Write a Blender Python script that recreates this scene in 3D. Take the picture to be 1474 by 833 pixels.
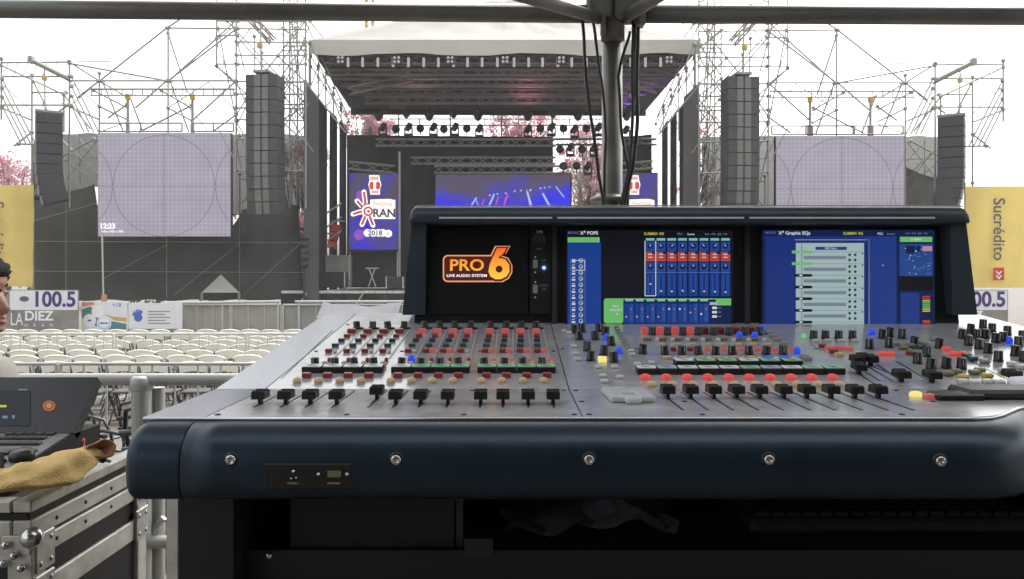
import bpy, bmesh, math, random
from mathutils import Vector, Matrix
random.seed(11)
for o in list(bpy.data.objects): bpy.data.objects.remove(o, do_unlink=True)
SC = bpy.context.scene
COL = SC.collection
R = math.radians
# ------------------------------------------------------------------ camera, sky, sun, exposure
F, CX, HY = 1157.0, 737.0, 395.0          # focal length and vanishing point in photo pixels (1474 x 833)
H, RZ = 2.10, 0.85                        # camera height, height of the mixing platform
cam_d = bpy.data.cameras.new('camera'); cam = bpy.data.objects.new('camera', cam_d); COL.objects.link(cam)
cam.location = (0, 0, H); cam.rotation_euler = (R(90), 0, 0)
cam_d.sensor_width = 36; cam_d.lens = F/1474*36; cam_d.shift_y = (HY-416.5)/1474
cam_d.clip_start = 0.02; cam_d.clip_end = 3000
SC.camera = cam
SUN_EL, SUN_ROT = R(58), R(28)
wd = bpy.data.worlds.new('World'); SC.world = wd; wd.use_nodes = True
nt = wd.node_tree; bg = nt.nodes['Background']
sky = nt.nodes.new('ShaderNodeTexSky'); sky.sky_type = 'NISHITA'; sky.sun_disc = False
sky.sun_elevation = SUN_EL; sky.sun_rotation = SUN_ROT; sky.dust_density = 6.0; sky.air_density = 1.6
hs = nt.nodes.new('ShaderNodeHueSaturation'); hs.inputs['Saturation'].default_value = 0.22
nt.links.new(sky.outputs[0], hs.inputs['Color']); nt.links.new(hs.outputs[0], bg.inputs[0])
bg.inputs[1].default_value = 0.15
sl = bpy.data.lights.new('sun', 'SUN'); sl.energy = 0.6; sl.angle = R(20); sl.color = (1, .96, .9)
so = bpy.data.objects.new('sun', sl); COL.objects.link(so)
sd = Vector((math.sin(SUN_ROT)*math.cos(SUN_EL), math.cos(SUN_ROT)*math.cos(SUN_EL), math.sin(SUN_EL)))
so.rotation_euler = sd.to_track_quat('Z', 'Y').to_euler(); so.location = sd*60
SC.view_settings.view_transform = 'Standard'; SC.view_settings.look = 'None'
SC.view_settings.exposure = 1.5; SC.view_settings.gamma = 1
SC.view_settings.use_curve_mapping = False
# ------------------------------------------------------------------ materials
def mat(name, col, rough=.6, metal=0.0, var=.12, scale=8.0, bump=0.0, emit=0.0, ecol=None, trans=0.0, alpha=1.0, spec=.5, coat=0.0, bscale=None):
    m = bpy.data.materials.new(name); m.use_nodes = True
    t = m.node_tree; b = t.nodes['Principled BSDF']
    b.inputs['Roughness'].default_value = rough; b.inputs['Metallic'].default_value = metal
    b.inputs['Specular IOR Level'].default_value = spec; b.inputs['Coat Weight'].default_value = coat
    b.inputs['Base Color'].default_value = (*col, 1)
    if var > 0 or bump > 0:
        tc = t.nodes.new('ShaderNodeTexCoord'); n = t.nodes.new('ShaderNodeTexNoise')
        n.inputs['Scale'].default_value = scale; n.inputs['Detail'].default_value = 5; n.inputs['Roughness'].default_value = .65
        t.links.new(tc.outputs['Object'], n.inputs['Vector'])
        if var > 0:
            mp = t.nodes.new('ShaderNodeMapRange')
            mp.inputs['From Min'].default_value = .3; mp.inputs['From Max'].default_value = .7
            mp.inputs['To Min'].default_value = 1-var; mp.inputs['To Max'].default_value = 1+var
            t.links.new(n.outputs[0], mp.inputs['Value'])
            mx = t.nodes.new('ShaderNodeVectorMath'); mx.operation = 'SCALE'; mx.inputs[0].default_value = col
            t.links.new(mp.outputs[0], mx.inputs['Scale']); t.links.new(mx.outputs[0], b.inputs['Base Color'])
            mr = t.nodes.new('ShaderNodeMapRange')
            dr = min(.1, var*.7); mr.inputs['To Min'].default_value = max(.02, rough-dr); mr.inputs['To Max'].default_value = min(1, rough+dr)
            t.links.new(n.outputs[0], mr.inputs['Value']); t.links.new(mr.outputs[0], b.inputs['Roughness'])
        if bump > 0:
            n2 = t.nodes.new('ShaderNodeTexNoise'); n2.inputs['Scale'].default_value = bscale or scale*2; n2.inputs['Detail'].default_value = 4
            t.links.new(tc.outputs['Object'], n2.inputs['Vector'])
            bp = t.nodes.new('ShaderNodeBump'); bp.inputs['Strength'].default_value = bump
            bp.inputs['Distance'].default_value = .02
            t.links.new(n2.outputs[0], bp.inputs['Height']); t.links.new(bp.outputs[0], b.inputs['Normal'])
    if emit > 0:
        b.inputs['Emission Color'].default_value = (*(ecol or col), 1); b.inputs['Emission Strength'].default_value = emit
    if trans > 0 or alpha < 1:
        out = t.nodes['Material Output']; mix = t.nodes.new('ShaderNodeMixShader')
        if trans > 0:
            s2 = t.nodes.new('ShaderNodeBsdfTranslucent'); s2.inputs[0].default_value = (*col, 1); mix.inputs[0].default_value = trans
        else:
            s2 = t.nodes.new('ShaderNodeBsdfTransparent'); mix.inputs[0].default_value = 1-alpha
        t.links.new(b.outputs[0], mix.inputs[1]); t.links.new(s2.outputs[0], mix.inputs[2]); t.links.new(mix.outputs[0], out.inputs[0])
    m.diffuse_color = (*col, 1)
    return m
ES = 0.25
def em(name, col, k=1.0):
    return mat(name, (.015, .015, .018), .35, 0, 0, emit=ES*k, ecol=col, spec=.25)
M = {}
def mm(key, *a, **k):
    M[key] = mat(key, *a, **k)
mm('panel', (.50, .50, .505), .21, .28, .10, 30, spec=.4)
mm('cheek', (.22, .23, .27), .21, .4, .08, 30, spec=.5)
mm('bright_metal', (.62, .62, .64), .25, .9, .05)
mm('blue_paint', (.017, .033, .052), .36, .45, .10, 22, spec=.45)
mm('pod_paint', (.035, .05, .065), .36, .2, .12, 6)
mm('pod_black', (.008, .008, .009), .3, 0, .1, 10)
mm('bezel', (.013, .013, .015), .35, 0, .1, 10)
mm('black_plastic', (.012, .012, .012), .38, 0, .15, 40)
mm('black_soft', (.007, .007, .007), .7, 0, .2, 12)
mm('ply_black', (.006, .006, .0058), .6, 0, .25, 6)
mm('chassis', (.03, .032, .036), .5, .2, .1)
mm('alu', (.48, .48, .45), .42, .7, .25, 18, bump=.1)
mm('alu_old', (.6, .58, .52), .5, .4, .35, 9, bump=.15)
mm('steel', (.6, .6, .6), .22, .95, .1, 20)
mm('galv', (.36, .365, .345), .5, .5, .2, 6)
mm('scaffold', (.30, .29, .27), .55, .35, .25, 2)
mm('white_line', (.5, .5, .5), .5, 0, 0)
mm('btn_white', (.6, .6, .58), .4, 0, .1, 30)
mm('btn_grey', (.3, .3, .3), .4, 0, .1, 30)
mm('btn_beige', (.68, .48, .28), .45, 0, .1, 30)
mm('btn_red', (.3, .035, .04), .4, 0, .1, 30)
mm('btn_teal', (.03, .09, .085), .4, 0, .1, 30)
mm('btn_navy', (.03, .05, .11), .4, 0, .1, 30)
mm('btn_olive', (.2, .19, .1), .4, 0, .1, 30)
mm('btn_yellow', (.6, .42, .06), .4, 0, .1, 30)
M['lit_red'] = mat('lit_red', (.45, .05, .045), .4, 0, 0, emit=ES*.5, ecol=(1, .13, .11)); M['lit_blue'] = mat('lit_blue', (.03, .06, .35), .3, 0, 0, emit=ES*.75, ecol=(.02, .08, 1))
M['lit_yellow'] = em('lit_yellow', (1, .85, .25), 1.3); M['lit_green'] = em('lit_green', (.25, .85, .3), .9)
M['lit_pink'] = mat('lit_pink', (.45, .10, .09), .4, 0, 0, emit=ES*.28, ecol=(1, .25, .22))
mm('btn_clear', (.55, .56, .57), .3, 0, .1, 30, spec=.6)
M['lcd_white'] = em('lcd_white', (.75, .82, .8), .75); M['lcd_green'] = em('lcd_green', (.33, .72, .45), .65)
M['lcd_blue'] = em('lcd_blue', (.5, .6, .8), .65)
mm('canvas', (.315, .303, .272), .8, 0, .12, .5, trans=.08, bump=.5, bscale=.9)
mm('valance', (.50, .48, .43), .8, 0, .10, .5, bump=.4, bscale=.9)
mm('tent', (.5, .49, .47), .8, 0, .05, 1, trans=.05)
mm('eave_bar', (.16, .155, .148), .45, .35, .2, 5)
mm('tent_pole', (.19, .185, .165), .45, .35, .3, 5)
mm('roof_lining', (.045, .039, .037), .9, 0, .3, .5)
mm('drape', (.026, .025, .027), .9, 0, .3, .7)
mm('drape_grey', (.10, .095, .093), .9, 0, .25, .6)
mm('mesh', (.048, .048, .046), .95, 0, .3, .4, alpha=.982)
mm('mesh_thin', (.06, .06, .06), .95, 0, .2, .4, alpha=.88)
mm('deck', (.03, .03, .03), .7)
mm('cabinet', (.06, .058, .056), .65, 0, .2, 2)
mm('grille', (.17, .165, .155), .6, .2, .15, 5)
mm('cab_dark', (.035, .035, .04), .6, 0, .2, 2)
mm('yellow_banner', (.68, .52, .16), .75, 0, .10, .7, trans=.25)
mm('yellow_steel', (.65, .42, .05), .5)
mm('banner_grey', (.25, .235, .21), .7, 0, .3, 1.2)
mm('banner_light', (.74, .73, .74), .7, 0, .06)
mm('banner_dark', (.1, .1, .1), .7, 0, .2)
mm('purple_ink', (.06, .035, .17), .7, 0, 0)
mm('white_ink', (.85, .85, .85), .7, 0, 0)
mm('black_ink', (.03, .025, .04), .7, 0, 0)
mm('red_ink', (.6, .05, .04), .6, 0, 0)
mm('brown_ink', (.16, .15, .07), .7, 0, 0)
mm('teal_ink', (.08, .22, .22), .7, 0, .1); mm('orange_ink', (.65, .28, .12), .7, 0, .1); mm('ochre_ink', (.6, .4, .1), .7, 0, .1)
mm('blue_ink', (.06, .14, .5), .7, 0, .05); mm('sky_ink', (.45, .62, .75), .7, 0, .05); mm('green_ink', (.1, .3, .12), .7, 0, .05)
mm('poster', (.75, .75, .76), .6, 0, .04)
mm('tarp_beige', (.33, .315, .275), .85, 0, .15, 1.5, alpha=.9)
mm('barrier', (.5, .5, .46), .5, .3, .15)
mm('chair_white', (.86, .825, .73), .5, 0, .06, 6)
mm('chair_shade', (.05, .05, .05), .6)  # dark seats and frames stand in for the shade below the backrests
mm('ground', (.13, .115, .10), .95, 0, .35, .8, bump=.3)
mm('platform', (.10, .09, .075), .8, 0, .3, 3)
mm('bark', (.09, .07, .055), .9, 0, .3, 4)
mm('pink_leaf', (.50, .17, .24), .8, 0, .25, 1.5, trans=.35)
mm('pink_pale', (.52, .30, .33), .8, 0, .2, 1.5, trans=.35)
mm('dry_leaf', (.26, .22, .16), .9, 0, .25, 1.5, trans=.3)
mm('green_leaf', (.05, .07, .03), .9, 0, .3, 1.5, trans=.2)
mm('cloth_yellow', (.86, .60, .235), .95, 0, .15, 20, bump=.5, bscale=300)
mm('cloth_rust', (.52, .28, .16), .95, 0, .2, 30, bump=.4, bscale=300)
mm('cloth_white', (.9, .89, .93), .8, 0, .03)
mm('console_grey', (.22, .22, .22), .5, .2, .15, 20)
mm('skin', (.36, .19, .125), .55, 0, .12, 18)
mm('shirt', (.21, .205, .185), .9, 0, .1, 30, bump=.1)
mm('trousers', (.03, .035, .05), .9); mm('hair', (.008, .006, .005), .9, 0, .3, 60, bump=.6, bscale=220); mm('lip', (.3, .11, .09), .5)
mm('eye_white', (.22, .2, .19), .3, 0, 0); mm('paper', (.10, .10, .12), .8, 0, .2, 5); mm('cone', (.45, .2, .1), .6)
# ------------------------------------------------------------------ mesh builder
def rotm(M3): return M3.to_4x4() if len(M3) == 3 else M3
class MB:
    def __init__(s): s.v = []; s.f = []; s.m = []; s.s = []; s.mi = 0
    def add(s, vs, fs, smooth=False):
        o = len(s.v); s.v += [Vector(v) for v in vs]
        s.f += [[i+o for i in f] for f in fs]; s.m += [s.mi]*len(fs); s.s += [smooth]*len(fs)
        return s
    def box(s, c, d, Mx=None, bev=0, seg=1):
        bm = bmesh.new(); bmesh.ops.create_cube(bm, size=1)
        for v in bm.verts: v.co = Vector((v.co.x*d[0], v.co.y*d[1], v.co.z*d[2]))
        if bev: bmesh.ops.bevel(bm, geom=list(bm.edges), offset=bev, segments=seg, affect='EDGES', profile=.5)
        bm.verts.ensure_lookup_table(); c = Vector(c)
        vs = [(Mx @ v.co if Mx else v.co) + c for v in bm.verts]
        for i, v in enumerate(bm.verts): v.index = i
        fs = [[v.index for v in f.verts] for f in bm.faces]; bm.free()
        return s.add(vs, fs)
    def b2(s, a, b, bev=0):
        a, b = Vector(a), Vector(b)
        return s.box((a+b)/2, [abs(x) for x in (b-a)], None, bev)
    def tube(s, p, q, r, n=8, r2=None, smooth=True):
        p, q = Vector(p), Vector(q); d = (q-p)
        if d.length < 1e-6: return s
        d.normalize(); u = d.orthogonal().normalized(); w = d.cross(u)
        r2 = r if r2 is None else r2; vs = []
        for c, rr in ((p, r), (q, r2)):
            for i in range(n):
                a = 2*math.pi*i/n; vs.append(c+u*math.cos(a)*rr+w*math.sin(a)*rr)
        s.add(vs, [[i, (i+1) % n, n+(i+1) % n, n+i] for i in range(n)], smooth)
        return s.add(vs, [list(range(n))[::-1], list(range(n, 2*n))])
    def path(s, pts, r, n=8):
        pts = [Vector(p) for p in pts]; vs = []; u = None
        for i, p in enumerate(pts):
            d = (pts[min(i+1, len(pts)-1)]-pts[max(i-1, 0)]).normalized()
            u = d.orthogonal().normalized() if u is None else (u-d*u.dot(d)).normalized()
            w = d.cross(u); rr = r[i] if isinstance(r, (list, tuple)) else r
            vs += [p+u*math.cos(2*math.pi*k/n)*rr+w*math.sin(2*math.pi*k/n)*rr for k in range(n)]
        fs = [[i*n+k, i*n+(k+1) % n, (i+1)*n+(k+1) % n, (i+1)*n+k] for i in range(len(pts)-1) for k in range(n)]
        s.add(vs, fs, True); o = (len(pts)-1)*n
        return s.add(vs[:n]+vs[o:], [list(range(n))[::-1], list(range(n, 2*n))])
    def lathe(s, prof, c=(0, 0, 0), Mx=None, n=16):
        vs = []; c = Vector(c)
        for r, z in prof:
            for k in range(n):
                v = Vector((r*math.cos(2*math.pi*k/n), r*math.sin(2*math.pi*k/n), z)); vs.append((Mx @ v if Mx else v)+c)
        fs = [[i*n+k, i*n+(k+1) % n, (i+1)*n+(k+1) % n, (i+1)*n+k] for i in range(len(prof)-1) for k in range(n)]
        s.add(vs, fs, True)
        e = len(prof)-1
        if prof[0][0] > 1e-5: s.add(vs[:n], [list(range(n))[::-1]])
        if prof[e][0] > 1e-5: s.add(vs[e*n:], [list(range(n))])
        return s
    def loft(s, rings, closed=True, caps=True, smooth=True):
        n = len(rings[0]); vs = [v for r in rings for v in r]
        kk = n if closed else n-1
        fs = [[i*n+k, i*n+(k+1) % n, (i+1)*n+(k+1) % n, (i+1)*n+k] for i in range(len(rings)-1) for k in range(kk)]
        s.add(vs, fs, smooth)
        if caps and closed: s.add(list(rings[0])+list(rings[-1]), [list(range(n))[::-1], list(range(n, 2*n))])
        return s
    def prism(s, poly, vec):            # poly = 3D points, extruded by vec
        n = len(poly); v = Vector(vec); p = [Vector(a) for a in poly]
        return s.add(p+[a+v for a in p], [list(range(n))[::-1], list(range(n, 2*n))]+[[i, (i+1) % n, n+(i+1) % n, n+i] for i in range(n)])
    def quad(s, *p): return s.add(p, [list(range(len(p)))])
    def text(s, txt, size, Mx, align='CENTER', bold=0.0, space=1.0, shear=0.0):
        cu = bpy.data.curves.new('t', 'FONT'); cu.body = txt; cu.size = size; cu.align_x = align; cu.align_y = 'CENTER'
        cu.offset = bold*size; cu.resolution_u = 4; cu.space_character = space; cu.shear = shear
        ob = bpy.data.objects.new('t', cu); me = bpy.data.meshes.new_from_object(ob)
        s.add([Mx @ v.co for v in me.vertices], [list(p.vertices) for p in me.polygons])
        bpy.data.objects.remove(ob); bpy.data.meshes.remove(me); bpy.data.curves.remove(cu)
        return s
    def mesh(s, name, mats, off=Vector((0, 0, 0)), recalc=True):
        me = bpy.data.meshes.new(name)
        me.from_pydata([tuple(v-off) for v in s.v], [], s.f); me.update()
        for m in (mats if isinstance(mats, (list, tuple)) else [mats]): me.materials.append(M[m] if isinstance(m, str) else m)
        me.polygons.foreach_set('material_index', s.m); me.polygons.foreach_set('use_smooth', s.s)
        if recalc:
            bm = bmesh.new(); bm.from_mesh(me)
            bmesh.ops.remove_doubles(bm, verts=bm.verts, dist=1e-6)
            bmesh.ops.recalc_face_normals(bm, faces=bm.faces); bm.to_mesh(me); bm.free()
        return me
ORG = {}
def org(o):
    return ORG.get(o.name, Vector((0, 0, 0))) if o is not None else Vector((0, 0, 0))
def tag(o, label, cat, group=None, kind=None):
    if label: o['label'] = label
    if cat: o['category'] = cat
    if group: o['group'] = group
    if kind: o['kind'] = kind
    return o
def thing(name, label, cat, loc=(0, 0, 0), group=None):
    o = bpy.data.objects.new(name, None); COL.objects.link(o); o.location = loc; o.empty_display_size = .1
    ORG[o.name] = Vector(loc); return tag(o, label, cat, group)
def part(name, mb, mats, parent=None, recalc=True):
    if parent is None:
        c = sum(mb.v, Vector((0, 0, 0)))/max(1, len(mb.v)); c.z = min(v.z for v in mb.v)
        ob = bpy.data.objects.new(name, mb.mesh(name, mats, c, recalc)); ob.location = c; ORG[ob.name] = c
        COL.objects.link(ob); return ob
    ob = bpy.data.objects.new(name, mb.mesh(name, mats, org(parent), recalc)); COL.objects.link(ob)
    ob.parent = parent; ORG[ob.name] = org(parent); return ob
def solo(name, mb, mats, label, cat, group=None, kind=None, recalc=True):
    return tag(part(name, mb, mats, None, recalc), label, cat, group, kind)
def inst(name, me, parent, loc, rot=None, scale=None):
    ob = bpy.data.objects.new(name, me); COL.objects.link(ob); ob.parent = parent
    ob.location = Vector(loc)-org(parent)
    if rot is not None: ob.rotation_euler = rot
    if scale is not None: ob.scale = scale
    ORG[ob.name] = org(parent); return ob
UT = {}
def tubei(name, p, q, r, m, parent, n=8):
    """one straight tube as an object of its own (shared unit mesh)"""
    if (m, n) not in UT: UT[(m, n)] = MB().tube((0, 0, 0), (0, 0, 1), 1, n).mesh('tube_'+m, m)
    p, q = Vector(p), Vector(q); d = q-p
    ob = inst(name, UT[(m, n)], parent, p); ob.rotation_mode = 'QUATERNION'
    ob.rotation_quaternion = d.to_track_quat('Z', 'Y'); ob.scale = (r, r, d.length); return ob
KIDS = {}
def copy_tree(src, loc=None, rotz=None, parent=None, label=None):
    c = src.copy(); COL.objects.link(c)
    if parent is not None: c.parent = parent
    if loc is not None: c.location = loc
    if rotz is not None: c.rotation_euler = (0, 0, rotz)
    if label: c['label'] = label
    if src.name not in KIDS: KIDS[src.name] = list(src.children)
    for ch in KIDS[src.name]: copy_tree(ch, parent=c)
    return c
def W(px, py, Y): return Vector(((px-CX)/F*Y, Y, H-(py-HY)/F*Y))
FACE = Matrix(((1, 0, 0, 0), (0, 0, -1, 0), (0, 1, 0, 0), (0, 0, 0, 1)))    # board facing the camera side
class Pl:
    """a real plane in the place; at() finds the point of it seen at a photo position, off = height above the surface"""
    def __init__(s, p, n, right=(1, 0, 0)):
        s.p = Vector(p); s.n = Vector(n).normalized(); s.r = Vector(right).normalized(); s.u = s.n.cross(s.r).normalized(); s.r = s.u.cross(s.n)
    def at(s, px, py, off=0):
        d = Vector(((px-CX)/F, 1, -(py-HY)/F)); o = Vector((0, 0, H))
        t = (s.p-o).dot(s.n)/d.dot(s.n); return o+d*t+s.n*off
    def rect(s, mb, x0, y0, x1, y1, off=.001):
        mb.quad(s.at(x0, y1, off), s.at(x1, y1, off), s.at(x1, y0, off), s.at(x0, y0, off))
    def poly(s, mb, pts, off=.001): mb.quad(*[s.at(x, y, off) for x, y in pts])
    def disc(s, mb, x, y, r, off=.001, n=20, ry=None):
        s.poly(mb, [(x+r*math.cos(2*math.pi*k/n), y+(ry or r)*math.sin(2*math.pi*k/n)) for k in range(n)][::-1], off)
    def line(s, mb, x0, y0, x1, y1, w, off=.001):
        dx, dy = x1-x0, y1-y0; L = math.hypot(dx, dy) or 1; nx, ny = -dy/L*w/2, dx/L*w/2
        s.poly(mb, [(x0+nx, y0+ny), (x1+nx, y1+ny), (x1-nx, y1-ny), (x0-nx, y0-ny)], off)
    def text(s, mb, txt, x, y, hpx, off=.001, align='CENTER', rot=0, bold=.0, sx=1.0, space=1.0, shear=0.0):
        c = s.at(x, y, off); k = abs((s.at(x+1, y)-s.at(x, y)).length)
        Mx = Matrix.Translation(c) @ Matrix((s.r, s.u, s.n)).transposed().to_4x4() @ Matrix.Rotation(R(rot), 4, 'Z') @ Matrix.Diagonal((sx, 1, 1, 1))
        mb.text(txt, hpx*k*1.37, Mx, align, bold, space, shear)
# ------------------------------------------------------------------ ground, platform
mb = MB(); mb.quad((-1500, -300, 0), (1500, -300, 0), (1500, 2500, 0), (-1500, 2500, 0))
tag(part('ground', mb, 'ground'), None, None, kind='structure')
mb = MB(); mb.b2((-5, -2.5, .004), (5, 3.35, RZ)); tag(part('platform', mb, 'platform'), None, None, kind='structure')
hzm = bpy.data.materials.new('haze'); hzm.use_nodes = True; ht = hzm.node_tree; ht.nodes.remove(ht.nodes['Principled BSDF'])
hv = ht.nodes.new('ShaderNodeVolumePrincipled'); hv.inputs['Color'].default_value = (.9, .9, .9, 1); hv.inputs['Density'].default_value = .0011
ht.links.new(hv.outputs[0], ht.nodes['Material Output'].inputs['Volume']); M['haze'] = hzm
mb = MB(); mb.b2((-45, -8, -1), (45, 66, 31)); tag(part('haze', mb, 'haze'), None, None, kind='stuff')
# ------------------------------------------------------------------ marquee over the mixing position
tent = thing('marquee', 'canopy tent over the mixing desk, dark round pole and long horizontal eave bar', 'tent', (.4, 3.2, RZ))
PX = (881-CX)/F*3.3
pm = MB()
pm.tube((PX, 3.3, RZ), (PX, 3.3, H+1.12), .042, 20)
pole = part('pole', pm, 'tent_pole', tent)
pm = MB(); pm.lathe([(.0, .022), (.05, .022), (.055, .015), (.075, .006), (.078, -.006), (.05, -.012), (.0, -.012)], W(876, 287, 3.3), None, 20)
part('collar', pm, 'tent_pole', pole)
pm = MB(); pm.tube(W(-700, 7, 3.22), W(872, 20, 3.22), .036, 16); part('crossbar', pm, 'eave_bar', tent)
pm = MB(); pm.tube(W(890, 20, 3.22), W(2100, 26, 3.22), .036, 16); part('crossbar', pm, 'eave_bar', tent)
pm = MB()
c = W(882, 8, 3.25)
pm.tube(c+Vector((0, 0, -.14)), c+Vector((0, 0, .2)), .048, 18)
pm.box(c+Vector((-.06, -.03, .0)), (.10, .10, .13), None, .01); pm.box(c+Vector((.06, -.03, .0)), (.12, .10, .15), None, .01)
for dx in (-.09, .09): pm.tube(c+Vector((dx, -.09, -.02)), c+Vector((dx, .04, -.02)), .012, 8)
pm.box(c+Vector((.105, -.05, -.03)), (.03, .06, .14), None, .004); pm.box(c+Vector((-.045, -.05, -.08)), (.02, .05, .1), None, .004)
part('corner_bracket', pm, 'eave_bar', tent)
for a, b in ((W(862, 26, 3.2), W(700, -22, 2.6)), (W(902, 24, 3.2), W(985, -30, 2.6))):
    pm = MB(); pm.tube(a, b, .024, 10); part('brace', pm, 'eave_bar', tent)
mm('tarp_blocker', (.05, .05, .052), .9, 0, .2, 2)  # dark cloth for the unseen pieces that cut light from behind
for ya, yb, za, zb_ in ((3.25, .95, H+1.33, H+2.0), (-.22, -2.9, H+2.15, H+1.3)):  # two unseen sheets, gap between them added to light the desk from above
    mt_ = 'tent' if ya > 0 else 'tarp_blocker'  # rear sheet made dark to keep its reflection off the front rest
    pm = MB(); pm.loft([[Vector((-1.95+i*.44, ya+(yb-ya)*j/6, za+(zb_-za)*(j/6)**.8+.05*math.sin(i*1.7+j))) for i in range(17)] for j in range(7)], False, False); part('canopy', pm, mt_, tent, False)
pm = MB(); pm.loft([[Vector((-1.95+i*.265, -3.0+.05*math.sin(i*1.9), z)) for i in range(27)] for z in (RZ+.02, H+.2, H+1.3)], False, False); part('back_light_block', pm, 'tarp_blocker', tent, False)  # unseen wall added behind the camera to block light on the desk front
for i, pts in enumerate([
    [(838, 26), (842, 90), (849, 160), (859, 230), (868, 285)], [(853, 28), (859, 70), (868, 130), (872, 200), (870, 280)],
    [(911, 28), (910, 90), (911, 160), (906, 240), (896, 292)], [(918, 28), (917, 100), (918, 170), (911, 240), (899, 293)],
    [(907, 45), (898, 75), (890, 110), (893, 170), (899, 215), (905, 250), (894, 292)], [(914, 30), (914, 120), (909, 200), (903, 292)]]):
    m = MB(); P = []
    Y = 3.18 if i != 4 else 3.2
    for k in range(len(pts)-1):
        for q in range(4):
            t = q/4; P.append(W(pts[k][0]+(pts[k+1][0]-pts[k][0])*t+.8*math.sin(k*3+q), pts[k][1]+(pts[k+1][1]-pts[k][1])*t, Y+.012*i))
    P.append(W(*pts[-1], Y+.012*i)); P.append(P[-1]+Vector((.0, .02, -.6)))
    m.path(P, [.0065, .006, .006, .008, .006, .007][i], 6)
    solo('cable', m, 'black_plastic', ['black cable hanging leftmost beside the tent pole, slanting inwards', 'black cable hanging close along the left side of the tent pole',
         'straight black cable hanging right of the tent pole, nearest to it at the top', 'black cable hanging furthest right of the tent pole', 'short black strap crossing the right edge of the tent pole',
         'thin black cable between the two straight cables right of the pole'][i], 'cable', 'cables hanging at the tent pole')
# ------------------------------------------------------------------ stage roof and deck
st = thing('stage_roof', 'large stage roof with pale canvas top and dark underside with trusses', 'stage roof', (0, 35, 1.45))
FL, FR, BL, BR = W(446, 78, 30), W(1006, 80, 30), W(505, 161, 40), W(930, 163, 40)
zt = W(0, 57, 30).z; ze = FL.z
pk = Vector((W(724, 0, 35).x, 35, W(724, -3, 35).z))
rnd = random.Random(3)
def face3(A, B, C, n=14):
    """sagging canvas triangle, eave A-B, top C"""
    m = []; 
    for j in range(n+1):
        row = []
        for i in range(25):
            e = A.lerp(B, i/24); p = e.lerp(C, j/n)
            s = math.sin(math.pi*j/n)
            ed = 1-abs(2*i/24-1)**3; p = p+Vector((0, 0, -.25*s*ed+ed*(.07*s*math.sin(i*1.9+.4*j)+.05*s*math.sin(i*.9+j*1.3))))
            row.append(p)
        m.append(row)
    return m
e1, e2, e3, e4 = (Vector((FL.x, 30, zt)), Vector((FR.x, 30, zt)), Vector((FR.x, 40, zt)), Vector((FL.x, 40, zt)))
cv = MB()
for a, b in ((e1, e2), (e2, e3), (e3, e4), (e4, e1)): cv.loft(face3(a, b, pk), False, False)
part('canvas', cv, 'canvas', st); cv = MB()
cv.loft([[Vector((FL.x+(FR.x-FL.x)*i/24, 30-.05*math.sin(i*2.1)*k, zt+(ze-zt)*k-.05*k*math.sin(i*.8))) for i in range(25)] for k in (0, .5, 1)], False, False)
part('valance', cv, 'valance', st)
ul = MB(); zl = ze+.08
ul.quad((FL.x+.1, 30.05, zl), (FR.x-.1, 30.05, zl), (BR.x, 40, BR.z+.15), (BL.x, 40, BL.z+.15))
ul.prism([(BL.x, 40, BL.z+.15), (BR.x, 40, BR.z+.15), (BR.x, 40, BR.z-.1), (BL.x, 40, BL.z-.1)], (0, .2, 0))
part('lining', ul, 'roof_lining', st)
def truss(name, a, b, w, mt, parent, label=None, cat=None, group=None, seg=.5, r=.032):
    """box truss between two points: four chords and a lattice"""
    a, b = Vector(a), Vector(b); d = (b-a).normalized(); u = Vector((0, 0, 1)); u = (u-d*u.dot(d)).normalized(); v = d.cross(u)
    t = parent if parent is not None and name is None else (thing(name, label, cat, (a+b)/2, group) if parent is None else None)
    if parent is not None: t = parent
    cs = [(w/2*i, w/2*j) for i, j in ((1, 1), (1, -1), (-1, -1), (-1, 1))]
    for i, j in cs: tubei('chord', a+u*i+v*j, b+u*i+v*j, r, mt, t, 6)
    m = MB(); n = max(2, int((b-a).length/seg))
    for k in range(n):
        p, q = a.lerp(b, k/n), a.lerp(b, (k+1)/n)
        for e in range(4):
            c0, c1 = cs[e], cs[(e+1) % 4]
            if k % 2: c0, c1 = c1, c0
            m.tube(p+u*c0[0]+v*c0[1], q+u*c1[0]+v*c1[1], r*.6, 4)
    part('lattice', m, mt, t, False); return t
mm('truss', (.34, .31, .28), .5, .4, .2, 3); mm('truss_dark', (.24, .21, .19), .5, .4, .2, 3); mm('truss_light', (.42, .41, .38), .5, .3, .2, 3)
G = 'trusses under the stage roof'
truss('roof_truss', W(525, 144, 34.5), W(908, 144, 34.5), .27, 'truss', None, 'long box truss spanning under the middle of the dark stage roof', 'truss', G)
truss('roof_truss', W(470, 92, 30.6)+Vector((0, 0, .15)), W(985, 93, 30.6)+Vector((0, 0, .15)), .3, 'truss_dark', None, 'front box truss along the stage roof eave that carries the white lamps', 'truss', G)
truss('roof_truss', W(541, 205, 37.2), W(800, 205, 37.2), .3, 'truss_light', None, 'pale box truss above the stage just under the row of moving lamps', 'truss', G)
truss('roof_truss', W(592, 231, 38), W(800, 231, 38), .3, 'truss_light', None, 'pale shorter box truss second below the row of moving lamps', 'truss', G)
truss('roof_truss', W(625, 244, 39), W(822, 244, 39), .34, 'truss_light', None, 'pale box truss along the top edge of the purple back screen', 'truss', G)
truss('roof_truss', W(800, 204, 37.6), W(945, 204, 37.6), .26, 'truss_dark', None, 'thin dark truss in the open gap right of the back drape', 'truss', G)
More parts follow.
